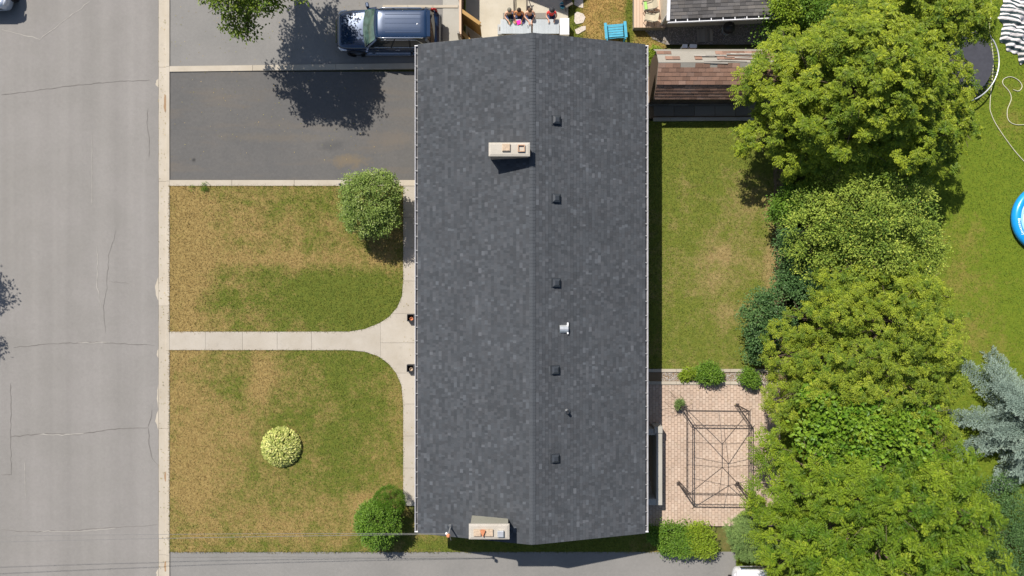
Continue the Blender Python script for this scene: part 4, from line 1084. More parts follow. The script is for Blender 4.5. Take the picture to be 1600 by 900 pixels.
t = NT('striped_fabric'); at = t.n('ShaderNodeAttribute', attribute_name='band')
st_ = t.ramp(t.math('SINE', t.math('ADD', t.math('MULTIPLY', at.outputs['Fac'], 6.2832), t.ramp(t.noise(2.2, 3), 0, 1, -2.5, 2.5))), -.25, .45)
M['stripe'] = t.done(t.mix(st_, (.03, .05, .055), (.72, .67, .66)), .75, .25)
cx, cy = PX(1606), PY(36)
def cloth_xy(u, v):
    a = (u-.5)*2; b = (v-.5)*2; m = max(abs(a), abs(b)) or 1; l = math.hypot(a, b) or 1
    a, b = a*m/l, b*m/l; an = math.atan2(b, a)
    rr = 1+.06*sin(7*an+1)+.05*sin(13*an)+.035*sin(23*an+.4)
    return a*1.45*rr, b*1.95*rr, math.hypot(a, b)
rows = 150; V = []; band = []
for i in range(rows+1):
    for j in range(rows+1):
        x, y, r = cloth_xy(i/rows, j/rows)
        fold = .10*abs(sin(5*x+2.2*sin(1.7*y)+3*y))+.09*abs(sin(3.1*y-4*x+1))+.05*abs(sin(11*y+4*x))
        zc = .05+(.22+fold*1.6)*max(0, 1-r**4)+.02*sin(9*x)*sin(8*y)
        V.append((x, y, zc))
Fq = []
for i in range(rows):
    for j in range(rows):
        a = i*(rows+1)+j; Fq.append((a, a+rows+1, a+rows+2, a+1)); p_ = V[a]
        k = .9*sin(p_[0]*1.3+.6*p_[1])
        band.append((p_[1]*1.0+p_[0]*.42+k*.25)*4.3)
cl = link(bpy.data.objects.new('striped_canopy', np_mesh('striped_canopy', np.array(V), np.array(Fq), M['stripe'], {'band': np.array(band)}, True)))
cl.location = (cx, cy, .02); tag(cl, 'crumpled black and white striped canopy cloth on the lawn beside the trampoline', 'canopy')
def hose(pts, label, r=.016):
    wp = [P(a, b, .06) for a, b in pts]; out = []
    for i in range(len(wp)-1):
        p0, p1, p2, p3 = wp[max(i-1, 0)], wp[i], wp[i+1], wp[min(i+2, len(wp)-1)]
        for k in range(6):
            t = k/6; out.append(.5*((2*p1)+(p2-p0)*t+(2*p0-5*p1+4*p2-p3)*t*t+(3*p1-p0-3*p2+p3)*t*t*t))
    out.append(wp[-1])
    centred('garden_hose', MB().tube(out, r, 6), plain('hose_pale', (.55, .52, .40), .6, .3), label, 'hose', tuple(wp[0]), 'pale hoses on the right lawn')
hose([(1548, -12), (1549, 20), (1546, 45), (1552, 95), (1547, 160), (1549, 178), (1560, 200), (1585, 235), (1606, 258)], 'long pale hose running down past the trampoline towards the pool')
hose([(1618, 192), (1590, 195), (1576, 188), (1574, 172), (1580, 155), (1577, 143), (1567, 131), (1569, 123), (1580, 120), (1592, 126), (1597, 135), (1592, 142), (1583, 140)], 'short pale hose curled into a loop below the striped canopy')

# ================================================================== FALLEN LEAVES
def litter(name, poly, n, z, label, cols):
    wp = pxpoly(poly); xs = [p[0] for p in wp]; ys_ = [p[1] for p in wp]
    x = RNG.uniform(min(xs), max(xs), n); y = RNG.uniform(min(ys_), max(ys_), n); k = in_poly(x, y, wp); x, y = x[k], y[k]; n = len(x)
    a = RNG.uniform(0, 2*pi, n); l = RNG.uniform(.03, .07, n); d = np.stack([np.cos(a), np.sin(a), RNG.normal(0, .1, n)], 1); q = np.stack([x, y, np.full(n, z)], 1)
    sd = np.stack([-np.sin(a), np.cos(a), RNG.normal(0, .15, n)+.2], 1)
    V = np.stack([q, q+d*(l*.5)[:, None]+sd*(l*.3)[:, None], q+d*l[:, None]+[0, 0, .008], q+d*(l*.5)[:, None]-sd*(l*.3)[:, None]*[1, 1, -1]], 1).reshape(-1, 3)
    o = link(bpy.data.objects.new(name, np_mesh(name, V, np.arange(4*n).reshape(-1, 4), cols))); o['kind'] = 'stuff'; o['label'] = label
fl_ = m_island('fallen_leaf', (.30, .22, .10), .5, 1.4, (.20, .20, .06), .8)
litter('fallen_leaves', [(266, 0), (600, 0), (600, 250), (266, 250)], 260, .008, 'small fallen leaves scattered on the driveways under the tree', fl_)
litter('fallen_leaves', [(246, 20), (258, 20), (258, 890), (246, 890)], 160, -.082, 'leaf debris along the gutter of the kerb', fl_)
litter('fallen_leaves', [(1012, 602), (1200, 602), (1200, 815), (1012, 815)], 150, .05, 'small leaf debris on the brick patio', fl_)
litter('fallen_leaves', [(630, 292), (652, 292), (652, 780), (630, 780)], 60, .052, 'leaf debris on the front walk', fl_)

# ================================================================== VEHICLES
def paint(name, col, rough=.25, flake=.0):
    t = NT(name); t.b.inputs['Coat Weight'].default_value = 1.0; t.b.inputs['Coat Roughness'].default_value = .02
    c = t.mix(t.ramp(t.noise(3, 4, .6), .3, .7), col, tuple(x*.9 for x in col))
    c = t.mix(t.ramp(t.noise(40, 3, .7), .66, .8, 0, .25), c, (.25, .23, .2))
    return t.done(c, rough, .5, .25)
M['car_glass'] = plain('car_glass', (.015, .02, .02), .03, .7, var=.02, coat=.5)
M['screen_glass'] = plain('windscreen_glass', (.05, .09, .075), .03, .7, var=.5, sc=3, coat=.5)
M['tyre'] = plain('tyre', (.02, .02, .021), .85, .2)
M['alloy'] = plain('alloy', (.12, .12, .125), .35, .5, .6)
M['chrome'] = plain('chrome', (.75, .75, .77), .12, .5, .95, var=.02)
M['trim'] = plain('black_trim', (.015, .015, .016), .45, .4)
M['lamp_red'] = plain('lamp_red', (.35, .01, .01), .15, .5, coat=.5)
M['lamp_clear'] = plain('lamp_clear', (.6, .6, .62), .1, .6, .3, coat=.5)

def loft(stations, prof_fn, cap=True):
    mb = MB(); rings = [prof_fn(*s) for s in stations]; n = len(rings[0])
    for r in rings: mb.v += r
    for i in range(len(rings)-1):
        for k in range(n-1): mb.f.append((i*n+k, (i+1)*n+k, (i+1)*n+k+1, i*n+k+1))
    if cap:
        mb.f.append(tuple(range(n))); mb.f.append(tuple((len(rings)-1)*n+k for k in range(n))[::-1])
    return mb
def car_prof(x, w_, zl, zt, cr):
    half_ = [(0, zt+cr), (.35*w_, zt+cr*.93), (.68*w_, zt+cr*.65), (.87*w_, zt+cr*.1), (.955*w_, zt-.07), (.99*w_, zt-.2), (w_, (zl+zt)*.5), (.985*w_, zl+.12), (.93*w_, zl)]
    left = [(x, -y, z) for y, z in half_][::-1]; right = [(x, y, z) for y, z in half_[1:]]
    return left+right
def car(name, label, cat, loc, rz, body_mat, L=5.1, W=1.98, belt=1.13, roof_h=1.77, suv=True, parent_kw=None):
    c = thing(name, label, cat, loc, rz, local=True)
    hl = L/2; hw = W/2; hood = belt-.02
    st_ = [(hl-.00, hw*.62, .42, .62, .01), (hl-.05, hw*.78, .34, .80, .03), (hl-.16, hw*.88, .27, .93, .04), (hl-.40, hw*.965, .24, hood-.09, .05), (hl-.85, hw*.995, .24, hood-.03, .055),
           (hl-1.35, hw, .24, hood+.0, .05), (hl-1.6, hw, .24, belt, .03), (0, hw, .24, belt, .02), (-hl+1.0, hw, .24, belt, .02), (-hl+.35, hw*.985, .26, belt-.02, .02), (-hl+.13, hw*.93, .30, belt-.08, .01), (-hl+.03, hw*.85, .36, belt-.25, .0), (-hl, hw*.72, .42, .72, .0)]
    body = obj('body', loft(st_, car_prof), body_mat, c, True)
    sub = body.modifiers.new('round', 'SUBSURF'); sub.levels = sub.render_levels = 1
    # greenhouse: windscreen, roof, rear and side glass
    wf0, wf1 = hl-1.50, hl-2.12           # windscreen base and top
    rr0, rr1 = (-hl+.30, -hl+.50) if suv else (-hl+.75, -hl+1.3)
    bw_, tw = hw*.90, hw*.715
    def ws(u, v):
        x = wf0+(wf1-wf0)*v; w_ = bw_+(tw-bw_)*v; y = -w_+2*w_*u; bul = .14*(1-(2*u-1)**2)
        return (x+bul*(1-.5*v), y, belt-.01+(roof_h-.06-belt)*v+.02*sin(pi*v))
    def rw(u, v):
        x = rr0+(rr1-rr0)*v; w_ = bw_*.98+(tw-bw_*.98)*v; y = -w_+2*w_*u
        return (x-.06*(1-(2*u-1)**2), y, belt+(roof_h-.06-belt)*v)
    obj('windscreen', MB().grid(ws, 8, 5), M['screen_glass'], c, True)
    obj('rear_window', MB().grid(lambda u, v: rw(1-u, v), 8, 4), M['car_glass'], c, True)
    def roof_fn(u, v):
        x = wf1+.02+(rr1-.02-wf1-.02)*v; y = -tw+2*tw*u
        z = roof_h-.06+.07*(1-(2*u-1)**4)*min(1, 8*min(v, 1-v)+.35)
        bulf = .07*(1-(2*u-1)**2)*(1-v)**3
        return (x+bulf, y, z)
    rp = obj('roof_panel', MB().grid(roof_fn, 12, 12), body_mat, c, True)
    sm = rp.modifiers.new('thick', 'SOLIDIFY'); sm.thickness = .02
    for s in (-1, 1):
        def sg(u, v, s=s):
            xb = wf0-.1+(rr0+.05-wf0+.1)*u; xt = wf1-.02+(rr1+.1-wf1+.02)*u
            return (xb+(xt-xb)*v, s*(bw_+.015+(tw-bw_)*v+.03*sin(pi*v)), belt-.02+(roof_h-.05-belt)*v)
        mb = MB().grid(sg, 10, 3) if s < 0 else MB().grid(lambda u, v: sg(1-u, v), 10, 3)
        obj('side_window', mb, M['car_glass'], c, True)
        for u0 in (.0, .36, .66, 1.0):
            pil = MB(); a = Vector(sg(u0, 0)); b = Vector(sg(u0, 1)); off = Vector((0, s*.012, .004)); pil.beam(a+off, b+off, .09 if 0 < u0 < 1 else .12, .03); obj('pillar', pil, body_mat if u0 in (0., 1.) else M['trim'], c)
        obj('window_trim', MB().tube([Vector(sg(u, .02))+Vector((0, s*.02, 0)) for u in np.linspace(.06, .88, 8)], .013, 5), M['chrome'], c, True)
        obj('window_trim', MB().tube([Vector(sg(u, .94))+Vector((0, s*.02, .0)) for u in np.linspace(.1, .80, 8)] + [Vector(sg(.93, .3))+Vector((0, s*.02, 0))], .012, 5), M['chrome'], c, True)
        x0 = wf0-.12
        mir = obj('mirror', MB().obox((x0, s*(hw+.10), belt+.06), (.16, .24, .17), (0, 0, s*-.2)), body_mat, c)
        bv = mir.modifiers.new('b', 'BEVEL'); bv.width = .04; bv.segments = 2
        obj('mirror_stem', MB().obox((x0, s*(hw-.06), belt+.0), (.08, .2, .05)), M['trim'], c)
        hlm = [(hl-.13, s*hw*.80, .80), (hl-.30, s*hw*.93, .83), (hl-.55, s*hw*.97, .86)]
        obj('headlight', MB().tube(hlm, [.05, .075, .04], 8), M['lamp_clear'], c, True)
        obj('tail_light', MB().tube([(-hl+.16, s*hw*.90, belt-.30), (-hl+.20, s*hw*.92, belt-.02), (-hl+.36, s*hw*.84, belt+.26)], [.06, .07, .05], 8), M['lamp_red'], c, True)
        for u in (.25, .56):
            x = wf0-.55-(u-.25)*3.2; obj('door_handle', MB().obox((x, s*(hw+.012), belt-.16), (.2, .03, .035)), M['chrome'], c)
        obj('sill_trim', MB().box(-hl+1.3, s*(hw-.02), .27, hl-1.35, s*(hw+.045), .36), M['chrome' if suv else 'trim'], c)
        for xw in (hl-.95, -hl+1.05):
            arch = obj('wheel_arch', MB().lathe([(.40, -.10), (.47, -.10), (.47, .015), (.40, .015), (.40, -.10)] if s > 0 else [(.40, .10), (.47, .10), (.47, -.015), (.40, -.015), (.40, .10)], 24, (xw, s*hw, .38), 'y'), M['trim'], c)
            whl = thing_part('wheel', MB().lathe([(.24, -.11), (.34, -.12), (.375, -.08), (.375, .08), (.34, .12), (.24, .11), (.24, -.11)], 24, (xw, s*(hw-.17), .375), 'y'), M['tyre'], c)
            obj('rim', MB().lathe([(.0, .06*s), (.09, .09*s), (.20, .05*s), (.245, .11*s), (.245, -.1*s)], 15, (xw, s*(hw-.17), .375), 'y'), M['alloy'], whl)
        if suv:
            obj('roof_rail', MB().tube([(wf1-.12, s*(tw-.03), roof_h-.035), (wf1-.3, s*(tw-.0), roof_h+.035), (0, s*(tw+.005), roof_h+.045), (rr1+.35, s*(tw-.0), roof_h+.035), (rr1+.2, s*(tw-.03), roof_h-.035)], .028, 8), M['chrome'], c, True)
    if suv:
        for y in (-.42, -.21, 0, .21, .42):
            obj('roof_rib', MB().bbox(rr1+.35, y-.018, roof_h-.0, wf1-.45, y+.018, roof_h+.018-.012*abs(y), .006), body_mat, c)
        obj('aerial', MB().lathe([(.0, .06), (.02, .05), (.05, .0)][::-1], 10, (rr1+.5, .05, roof_h+.01)), M['white_plastic'], c)
    obj('spoiler', MB().obox((rr1-.02, 0, roof_h-.02), (.16, tw*1.75, .03), (0, -.15, 0)), body_mat, c)
    obj('rear_bumper', MB().obox((-hl+.06, 0, .62), (.18, hw*1.7, .16)), M['trim'], c)
    obj('grille', MB().obox((hl-.035, 0, .66), (.1, hw*1.15, .2)), M['chrome'], c)
    obj('wiper', MB().tube([(wf0+.10, -.35, belt+.0), (wf0-.05, .25, belt+.10)], .01, 5), M['trim'], c)
    obj('wiper', MB().tube([(wf0+.08, .15, belt+.0), (wf0-.10, .65, belt+.12)], .01, 5), M['trim'], c)
    obj('bonnet_seam', MB().tube([(hl-.5, -hw*.72, hood-.02), (hl-1.4, -hw*.80, hood+.022)], .006, 4), M['trim'], c)
    obj('bonnet_seam', MB().tube([(hl-.5, hw*.72, hood-.02), (hl-1.4, hw*.80, hood+.022)], .006, 4), M['trim'], c)
    return c
def thing_part(name, mb, mat, parent):
    return obj(name, mb, mat, parent, True)
car('parked_car', 'dark navy blue sport utility car with silver roof rails parked on the shaded driveway', 'car', (-6.02, 12.5, .0), pi, paint('navy_paint', (.008, .028, .074), .26))
car('parked_car', 'white car half under the trees at the end of the lower driveway', 'car', P(1166, 951), pi/2+.0, paint('white_paint', (.78, .78, .8)), 4.6, 1.82, .95, 1.45, False)
car('parked_car', 'silver car parked at the road edge in the upper left corner', 'car', P(-1, -51)+Vector((0, .0, -.1)), -pi/2, paint('silver_paint', (.42, .47, .55)), 4.6, 1.82, .95, 1.45, False)

# ================================================================== PEOPLE
M['skin_tan'] = plain('skin_tan', (.46, .22, .10), .6, .35, var=.06); M['skin'] = plain('skin_light', (.60, .36, .25), .6, .35, var=.06)
M['hair_dark'] = plain('hair_dark', (.03, .02, .015), .6, .3, var=.3, sc=40); M['hair_brown'] = plain('hair_brown', (.10, .06, .035), .6, .3, var=.3, sc=40)
M['hair_grey'] = plain('hair_ash', (.16, .15, .12), .6, .3, var=.3, sc=40)
def cloth_mat(n, c): return plain(n, c, .85, .2, var=.1, sc=10)
def skin_obj(name, nodes, edges, mat, parent, root=0, lv=2):
    me = bpy.data.meshes.new(name); me.from_pydata([n[:3] for n in nodes], edges, []); me.update(); me.materials.append(mat)
    o = link(bpy.data.objects.new(name, me), parent)
    mo = o.modifiers.new('skin', 'SKIN'); mo.use_smooth_shade = True
    lay = me.skin_vertices[0].data if me.skin_vertices else me.attributes.new('skin', 'x', 'POINT')
    for i, n in enumerate(nodes):
        r = n[3]; lay[i].radius = (r, r) if not isinstance(r, tuple) else r
        lay[i].use_root = (i == root)
    s_ = o.modifiers.new('sub', 'SUBSURF'); s_.levels = s_.render_levels = lv
    dgx = bpy.context.evaluated_depsgraph_get(); dgx.update()
    me2 = bpy.data.meshes.new_from_object(o.evaluated_get(dgx)); o.modifiers.clear(); o.data = me2; me2.name = name
    me2.polygons.foreach_set('use_smooth', [True]*len(me2.polygons))
    if not me2.materials: me2.materials.append(mat)
    ORG[o.name] = Vector((0, 0, 0)); return o
def person(label, x, y, skin, hair, top, top_mat, sc=1.0, reach=(0, 0), hat=None, turn=0.0):
    p_ = thing('person', label, 'person', (x, y, .03), turn, 'people sitting along the patio table', local=True, scale=sc)
    N = [(0, .02, .50, .12), (0, -.01, .68, .115), (0, -.03, .88, .125), (0, -.04, .985, .07), (0, -.05, 1.06, .05), (0, -.075, 1.13, .07), (0, -.075, 1.21, .092), (0, -.06, 1.28, .07)]
    E = [(i, i+1) for i in range(7)]
    N.append((0, -.165, 1.175, .016)); E.append((6, 8))                      # nose
    hands = []
    for s in (-1, 1):
        b = len(N); rx, ry = reach
        N += [(s*.10, -.04, .47, .085), (s*.12, -.40, .49, .065), (s*.12, -.43, .25, .052), (s*.12, -.42, .08, .038), (s*.125, -.55, .035, .035)]
        E += [(0, b)] + [(b+i, b+i+1) for i in range(4)]
        b = len(N)
        N += [(s*.175, -.04, .955, .055), (s*.245, -.13, .81, .043), (s*(.24), -.21, .795, .038), (s*(.13+rx), -.40-ry, .80, .026), (s*(.12+rx), -.47-ry, .795, .024)]
        E += [(3, b)] + [(b+i, b+i+1) for i in range(4)]
        hx, hy = s*(.12+rx), -.47-ry
        for k, (dx, ln) in enumerate(((-.03, .07), (-.01, .08), (.01, .075), (.03, .06))):
            f = len(N); N += [(hx+dx*.8, hy-.03, .795, .0085), (hx+dx*1.1, hy-.03-ln*.6, .800, .008), (hx+dx*1.1, hy-.03-ln, .788, .007)]; E += [(b+4, f), (f, f+1), (f+1, f+2)]
        f = len(N); N += [(hx-s*.035, hy+.01, .797, .010), (hx-s*.055, hy-.03, .797, .009)]; E += [(b+4, f), (f, f+1)]
    skin_obj('body', N, E, skin, p_)
    hm = MB()
    hm.grid(lambda u, v: (.104*sin(v*1.75)*cos(u*2*pi), -.062+.112*sin(v*1.75)*sin(u*2*pi)+(.012), 1.205+.125*cos(v*1.75)-(.10*max(0, sin(u*2*pi))*max(0, v-.5))), 18, 8)
    obj('hair', hm, hair, p_, True)
    if hat: 
        obj('cap', MB().lathe([(.150, .045), (.112, .05), (.108, .09), (.07, .138), (.0, .145)], 18, (0, -.06, 1.205)), hat, p_, True)
    for s in (-1, 1):
        obj('eye', MB().lathe([(.0, .011), (.009, .006), (.011, 0), (.009, -.006), (0, -.011)][::-1], 8, (s*.034, -.155, 1.195)), M['black_metal'], p_)
        obj('ear', MB().obox((s*.094, -.065, 1.185), (.016, .035, .055)), skin, p_)
    obj('mouth', MB().obox((0, -.158, 1.128), (.045, .012, .012)), M['terracotta'], p_)
    if top:
        T_ = [(0, .02, .50, .135), (0, -.01, .68, .132), (0, -.03, .88, .142), (0, -.04, .965, .088)]; TE = [(0, 1), (1, 2), (2, 3)]
        if top == 'shirt':
            for s in (-1, 1):
                b = len(T_); T_ += [(s*.17, -.05, .955, .068), (s*.225, -.105, .86, .058)]; TE += [(3, b), (b, b+1)]
        skin_obj('shirt', T_, TE, top_mat, p_)
    S_ = [(0, .02, .50, .14)]; SE = []
    for s in (-1, 1):
        b = len(S_); S_ += [(s*.10, -.05, .475, .10), (s*.12, -.33, .49, .085)]; SE += [(0, b), (b, b+1)]
    skin_obj('shorts', S_, SE, cloth_mat('shorts_cloth', (.05, .07, .14)), p_)
    return p_
ye = PY(30, .74)+.20
people = [('person in a dark grey top with ash hair at the table end', 795.5, M['skin'], M['hair_grey'], 'vest', cloth_mat('top_grey', (.10, .12, .09)), (.0, .02), None, .25),
          ('dark haired person in an orange top, second from the left at the ribbed table', 811, M['skin_tan'], M['hair_dark'], 'vest', cloth_mat('top_orange', (.62, .26, .07)), (.02, .0), None, -.05),
          ('person with brown hair and bare arms holding a phone over the table', 827.5, M['skin'], M['hair_brown'], 'vest', cloth_mat('top_coral', (.62, .30, .20)), (-.06, .03), None, .08),
          ('person in a red shirt and black cap sitting apart from the others', 862, M['skin'], M['hair_dark'], 'shirt', cloth_mat('top_red', (.70, .06, .06)), (.02, -.06), plain('cap_black', (.03, .03, .035), .7), .0)]
for lb, px, sk, hr, tp_, tm, rc, hat, tn in people:
    person(lb, PX(px, 1.0), ye+.10, sk, hr, tp_, tm, 1.0, rc, hat, tn)
# what lies on the table
tz = .742
def towel(px, py, w_, d_, mat, label, rz):
    c = P(px, py, tz+.03); mb = MB()
    mb.grid(lambda u, v: (w_*(u-.5), d_*(v-.5), .012+.028*abs(sin(7*u+3*v))*(1-(2*u-1)**2)+.012*sin(9*v)**2), 10, 8); me = mb.mesh('folded_cloth'); me.materials.append(mat)
    me.polygons.foreach_set('use_smooth', [True]*len(me.polygons))
    o = link(bpy.data.objects.new('folded_cloth', me)); o.location = (c.x, c.y, tz); o.rotation_euler = (0, 0, rz)
    so_ = o.modifiers.new('t', 'SOLIDIFY'); so_.thickness = .012; tag(o, label, 'cloth')
towel(810.5, 35, .20, .22, cloth_mat('pink_cloth', (.80, .03, .36)), 'crumpled bright pink cloth on the ribbed table', .3)
towel(816.5, 33.5, .20, .20, cloth_mat('purple_cloth', (.12, .12, .30)), 'dark purple folded cloth on the table beside the pink one', -.2)
c = P(796.5, 34.5, tz)
centred('round_tray', MB().lathe([(.12, .0), (.13, .03), (.10, .03), (.09, .012), (.0, .012)], 16, (c.x, c.y, tz)), cloth_mat('tray_green', (.05, .08, .05)), 'small dark green tray in front of the leftmost seated person', 'tray', tuple(c))
c = P(825, 42, tz); centred('phone', MB().obox((c.x, c.y, tz+.008), (.03, .14, .012), (0, 0, .1)), M['black_metal'], 'thin black phone lying near the middle of the ribbed table', 'phone', tuple(c))

# ================================================================== PLANTS
def unit(a): return a/np.maximum(np.linalg.norm(a, axis=-1, keepdims=True), 1e-9)
def leaf_quads(p, d, n, l, w_, fold=.15):
    """diamond leaves: base p, direction d, normal n"""
    d = unit(d); s = unit(np.cross(n, d)); n2 = np.cross(d, s)
    l = l[:, None]; w_ = w_[:, None]
    a = p; t = p+d*l-n2*l*.12; m = p+d*l*.45
    v = np.stack([a, m+s*w_*.5+n2*w_*fold, t, m-s*w_*.5+n2*w_*fold], 1)
    return v.reshape(-1, 3)
def sphere_dirs(n, zmin=-.35):
    z = RNG.uniform(zmin, 1, n); a = RNG.uniform(0, 2*pi, n); r = np.sqrt(1-z*z)
    return np.stack([r*np.cos(a), r*np.sin(a), z], 1)
def clump_points(lobes, n, zmin=-.35, jitter=.14, inner=.25):
    lo = np.array(lobes, float); wgt = lo[:, 3]**2; k = RNG.choice(len(lo), n*2, p=wgt/wgt.sum())
    d = sphere_dirs(n*2, zmin); f = 1+RNG.normal(0, jitter, n*2); ins = RNG.random(n*2) < inner; f[ins] *= RNG.uniform(.45, .85, ins.sum())
    r = lo[k, 3]*f; sq = lo[k, 4] if lo.shape[1] > 4 else np.ones(n*2)
    p = lo[k, :3]+d*np.stack([r, r, r*sq], 1)
    keep = np.ones(n*2, bool)
    for j in range(len(lo)):
        q = p-lo[j, :3]; q[:, 2] /= (lo[j, 4] if lo.shape[1] > 4 else 1)
        keep &= ~((np.linalg.norm(q, axis=1) < lo[j, 3]*.62) & (k != j))
    keep &= p[:, 2] > .12
    p, d = p[keep][:n], d[keep][:n]
    return p, d
def bumpy(lobes, size=.6, dens=1.0):
    out = []
    for (x, y, z, r, q) in lobes:
        if r < size*1.1: out.append((x, y, z, r, q)); continue
        n = int(dens*2.6*(r/size)**2)
        d = sphere_dirs(n, -.3); rr = size*RNG.uniform(.65, 1.35, n)
        for k in range(n):
            f = max(r-rr[k]*RNG.uniform(.4, 1.0), .1); out.append((x+d[k, 0]*f, y+d[k, 1]*f, z+d[k, 2]*f*q, rr[k], .8))
        out.append((x, y, z-.1*r, r*.62, q))
    return out
def crown_leafy(lobes, nclump, per, rad, ll, lw, zmin=-.35, jitter=.14, inner=.25, flat=.6, upb=1.0, droop=.25):
    c, o = clump_points(lobes, nclump, zmin, jitter, inner); m = len(c)
    ct = RNG.random(m); sz = RNG.uniform(.7, 1.3, m)
    c_ = np.repeat(c, per, 0); o_ = np.repeat(o, per, 0); N = len(c_)
    off = RNG.normal(0, 1, (N, 3))*np.repeat(sz, per)[:, None]*rad*np.array([1, 1, flat])*.55
    d = unit(off/rad)*.9+o_*.5+RNG.normal(0, .5, (N, 3))+np.array([0, 0, -droop])
    nn = np.array([-.2, .3, upb])+o_*.5+RNG.normal(0, .45, (N, 3))
    V = leaf_quads(c_+off, d, nn, ll*RNG.uniform(.6, 1.25, N), lw*RNG.uniform(.7, 1.25, N))
    tint = np.clip(.55*np.repeat(ct, per)+.45*RNG.random(N), 0, 1)
    return V, tint
def crown_fronds(lobes, nclump, nf, npair, flen, ll, lw, zmin=-.3, jitter=.12, inner=.2, droop=.35, dirbias=None):
    """tufts of feathered fronds"""
    c, o = clump_points(lobes, nclump, zmin, jitter, inner); m = len(c)
    ct = RNG.random(m); A = m*nf
    az = (np.arange(nf)[None]*2*pi/nf+RNG.uniform(0, 6.28, (m, 1))+RNG.normal(0, .3, (m, nf))).ravel()
    cf = np.repeat(c, nf, 0); of = np.repeat(o, nf, 0)
    d = np.stack([np.cos(az), np.sin(az), RNG.uniform(-.1, .5, A)], 1)+of*.7
    if dirbias is not None: d = d+np.array(dirbias)
    d = unit(d); L = flen*RNG.uniform(.6, 1.2, A); dr = droop*RNG.uniform(.6, 1.4, A)
    t = (np.arange(npair)+.5)/npair
    ax = cf[:, None]+d[:, None]*(L[:, None]*t[None])[..., None]; ax[:, :, 2] -= dr[:, None]*L[:, None]*t[None]**2
    tang = np.repeat(d[:, None], npair, 1).copy(); tang[:, :, 2] -= 2*dr[:, None]*t[None]; tang = unit(tang)
    up = unit(np.array([-.2, .3, 1.])+.35*of+RNG.normal(0, .2, (A, 3)))
    side = unit(np.cross(tang, np.repeat(up[:, None], npair, 1)))
    Vs = []; ti = []
    env = np.sin(pi*np.clip(t*.85+.15, 0, 1))**.5
    for s in (-1, 1):
        ld = tang*.75+side*s+RNG.normal(0, .12, tang.shape); ld[:, :, 2] -= .15
        N = A*npair
        l = (ll*env[None]*RNG.uniform(.75, 1.2, (A, npair))).ravel()
        nn = np.repeat(up[:, None], npair, 1).reshape(-1, 3)+RNG.normal(0, .25, (N, 3))
        Vs.append(leaf_quads(ax.reshape(-1, 3), ld.reshape(-1, 3), nn, l, lw*RNG.uniform(.8, 1.2, N)))
        ti.append(np.clip(.5*np.repeat(np.repeat(ct, nf), npair)+.25*np.tile(t, A)+.25*RNG.random(N), 0, 1))
    return np.concatenate(Vs), np.concatenate(ti)
def leaves_obj(name, V, tint, mat, parent, kind=None):
    V = V-np.array(ORG[parent.name]); n = len(V)//4
    o = link(bpy.data.objects.new(name, np_mesh(name, V, np.arange(4*n).reshape(-1, 4), mat, {'tint': tint})), parent)
    if kind: o['kind'] = kind
    return o
def wood(base, lobes, r0, parent, zf=.35, twigs=4):
    """tapered trunk with limbs that run into the crown"""
    mb = MB(); b = Vector(base); lo = sorted(lobes, key=lambda q: -q[3]); top = Vector(lo[0][:3])
    fork = b.lerp(top, zf)+Vector((random.uniform(-.2, .2), random.uniform(-.2, .2), 0)); fork.z = b.z+(top.z-b.z)*zf
    mb.tube([b-Vector((0, 0, .15)), b+Vector((0, 0, .15)), b.lerp(fork, .5)+Vector((.06, .04, 0)), fork, fork.lerp(top, .6), top], [r0*1.35, r0, r0*.85, r0*.72, r0*.4, r0*.12], 9)
    tr = obj('trunk', mb, M['bark'], parent, True)
    for q in lo:
        c = Vector(q[:3]); mid = fork.lerp(c, .5)+Vector((random.uniform(-.2, .2), random.uniform(-.2, .2), .25))
        mb = MB().tube([fork-Vector((0, 0, .1)), mid, c], [r0*.42, r0*.26, r0*.08], 6)
        for k in range(twigs):
            dd = Vector(sphere_dirs(1, .0)[0])*q[3]*1.0; mb.tube([mid.lerp(c, .6), c+dd*.5+Vector((0, 0, .1)), c+dd], [r0*.12, r0*.07, .008], 4)
        obj('limb', mb, M['bark'], tr)
    return tr
def lob(px, py, z, r, sq=1.0):
    p = P(px, py, z); return (p.x, p.y, p.z, r, sq)
def tree(name, label, cat, base, lobes, crown, mat, r0=.16, group=None, zf=.35, twigs=8, part='crown'):
    t = thing(name, label, cat, (base.x, base.y, .02), 0, group)
    wood((base.x, base.y, .02), lobes, r0, t, zf, twigs)
    leaves_obj(part, crown[0], crown[1], mat, t)
    return t

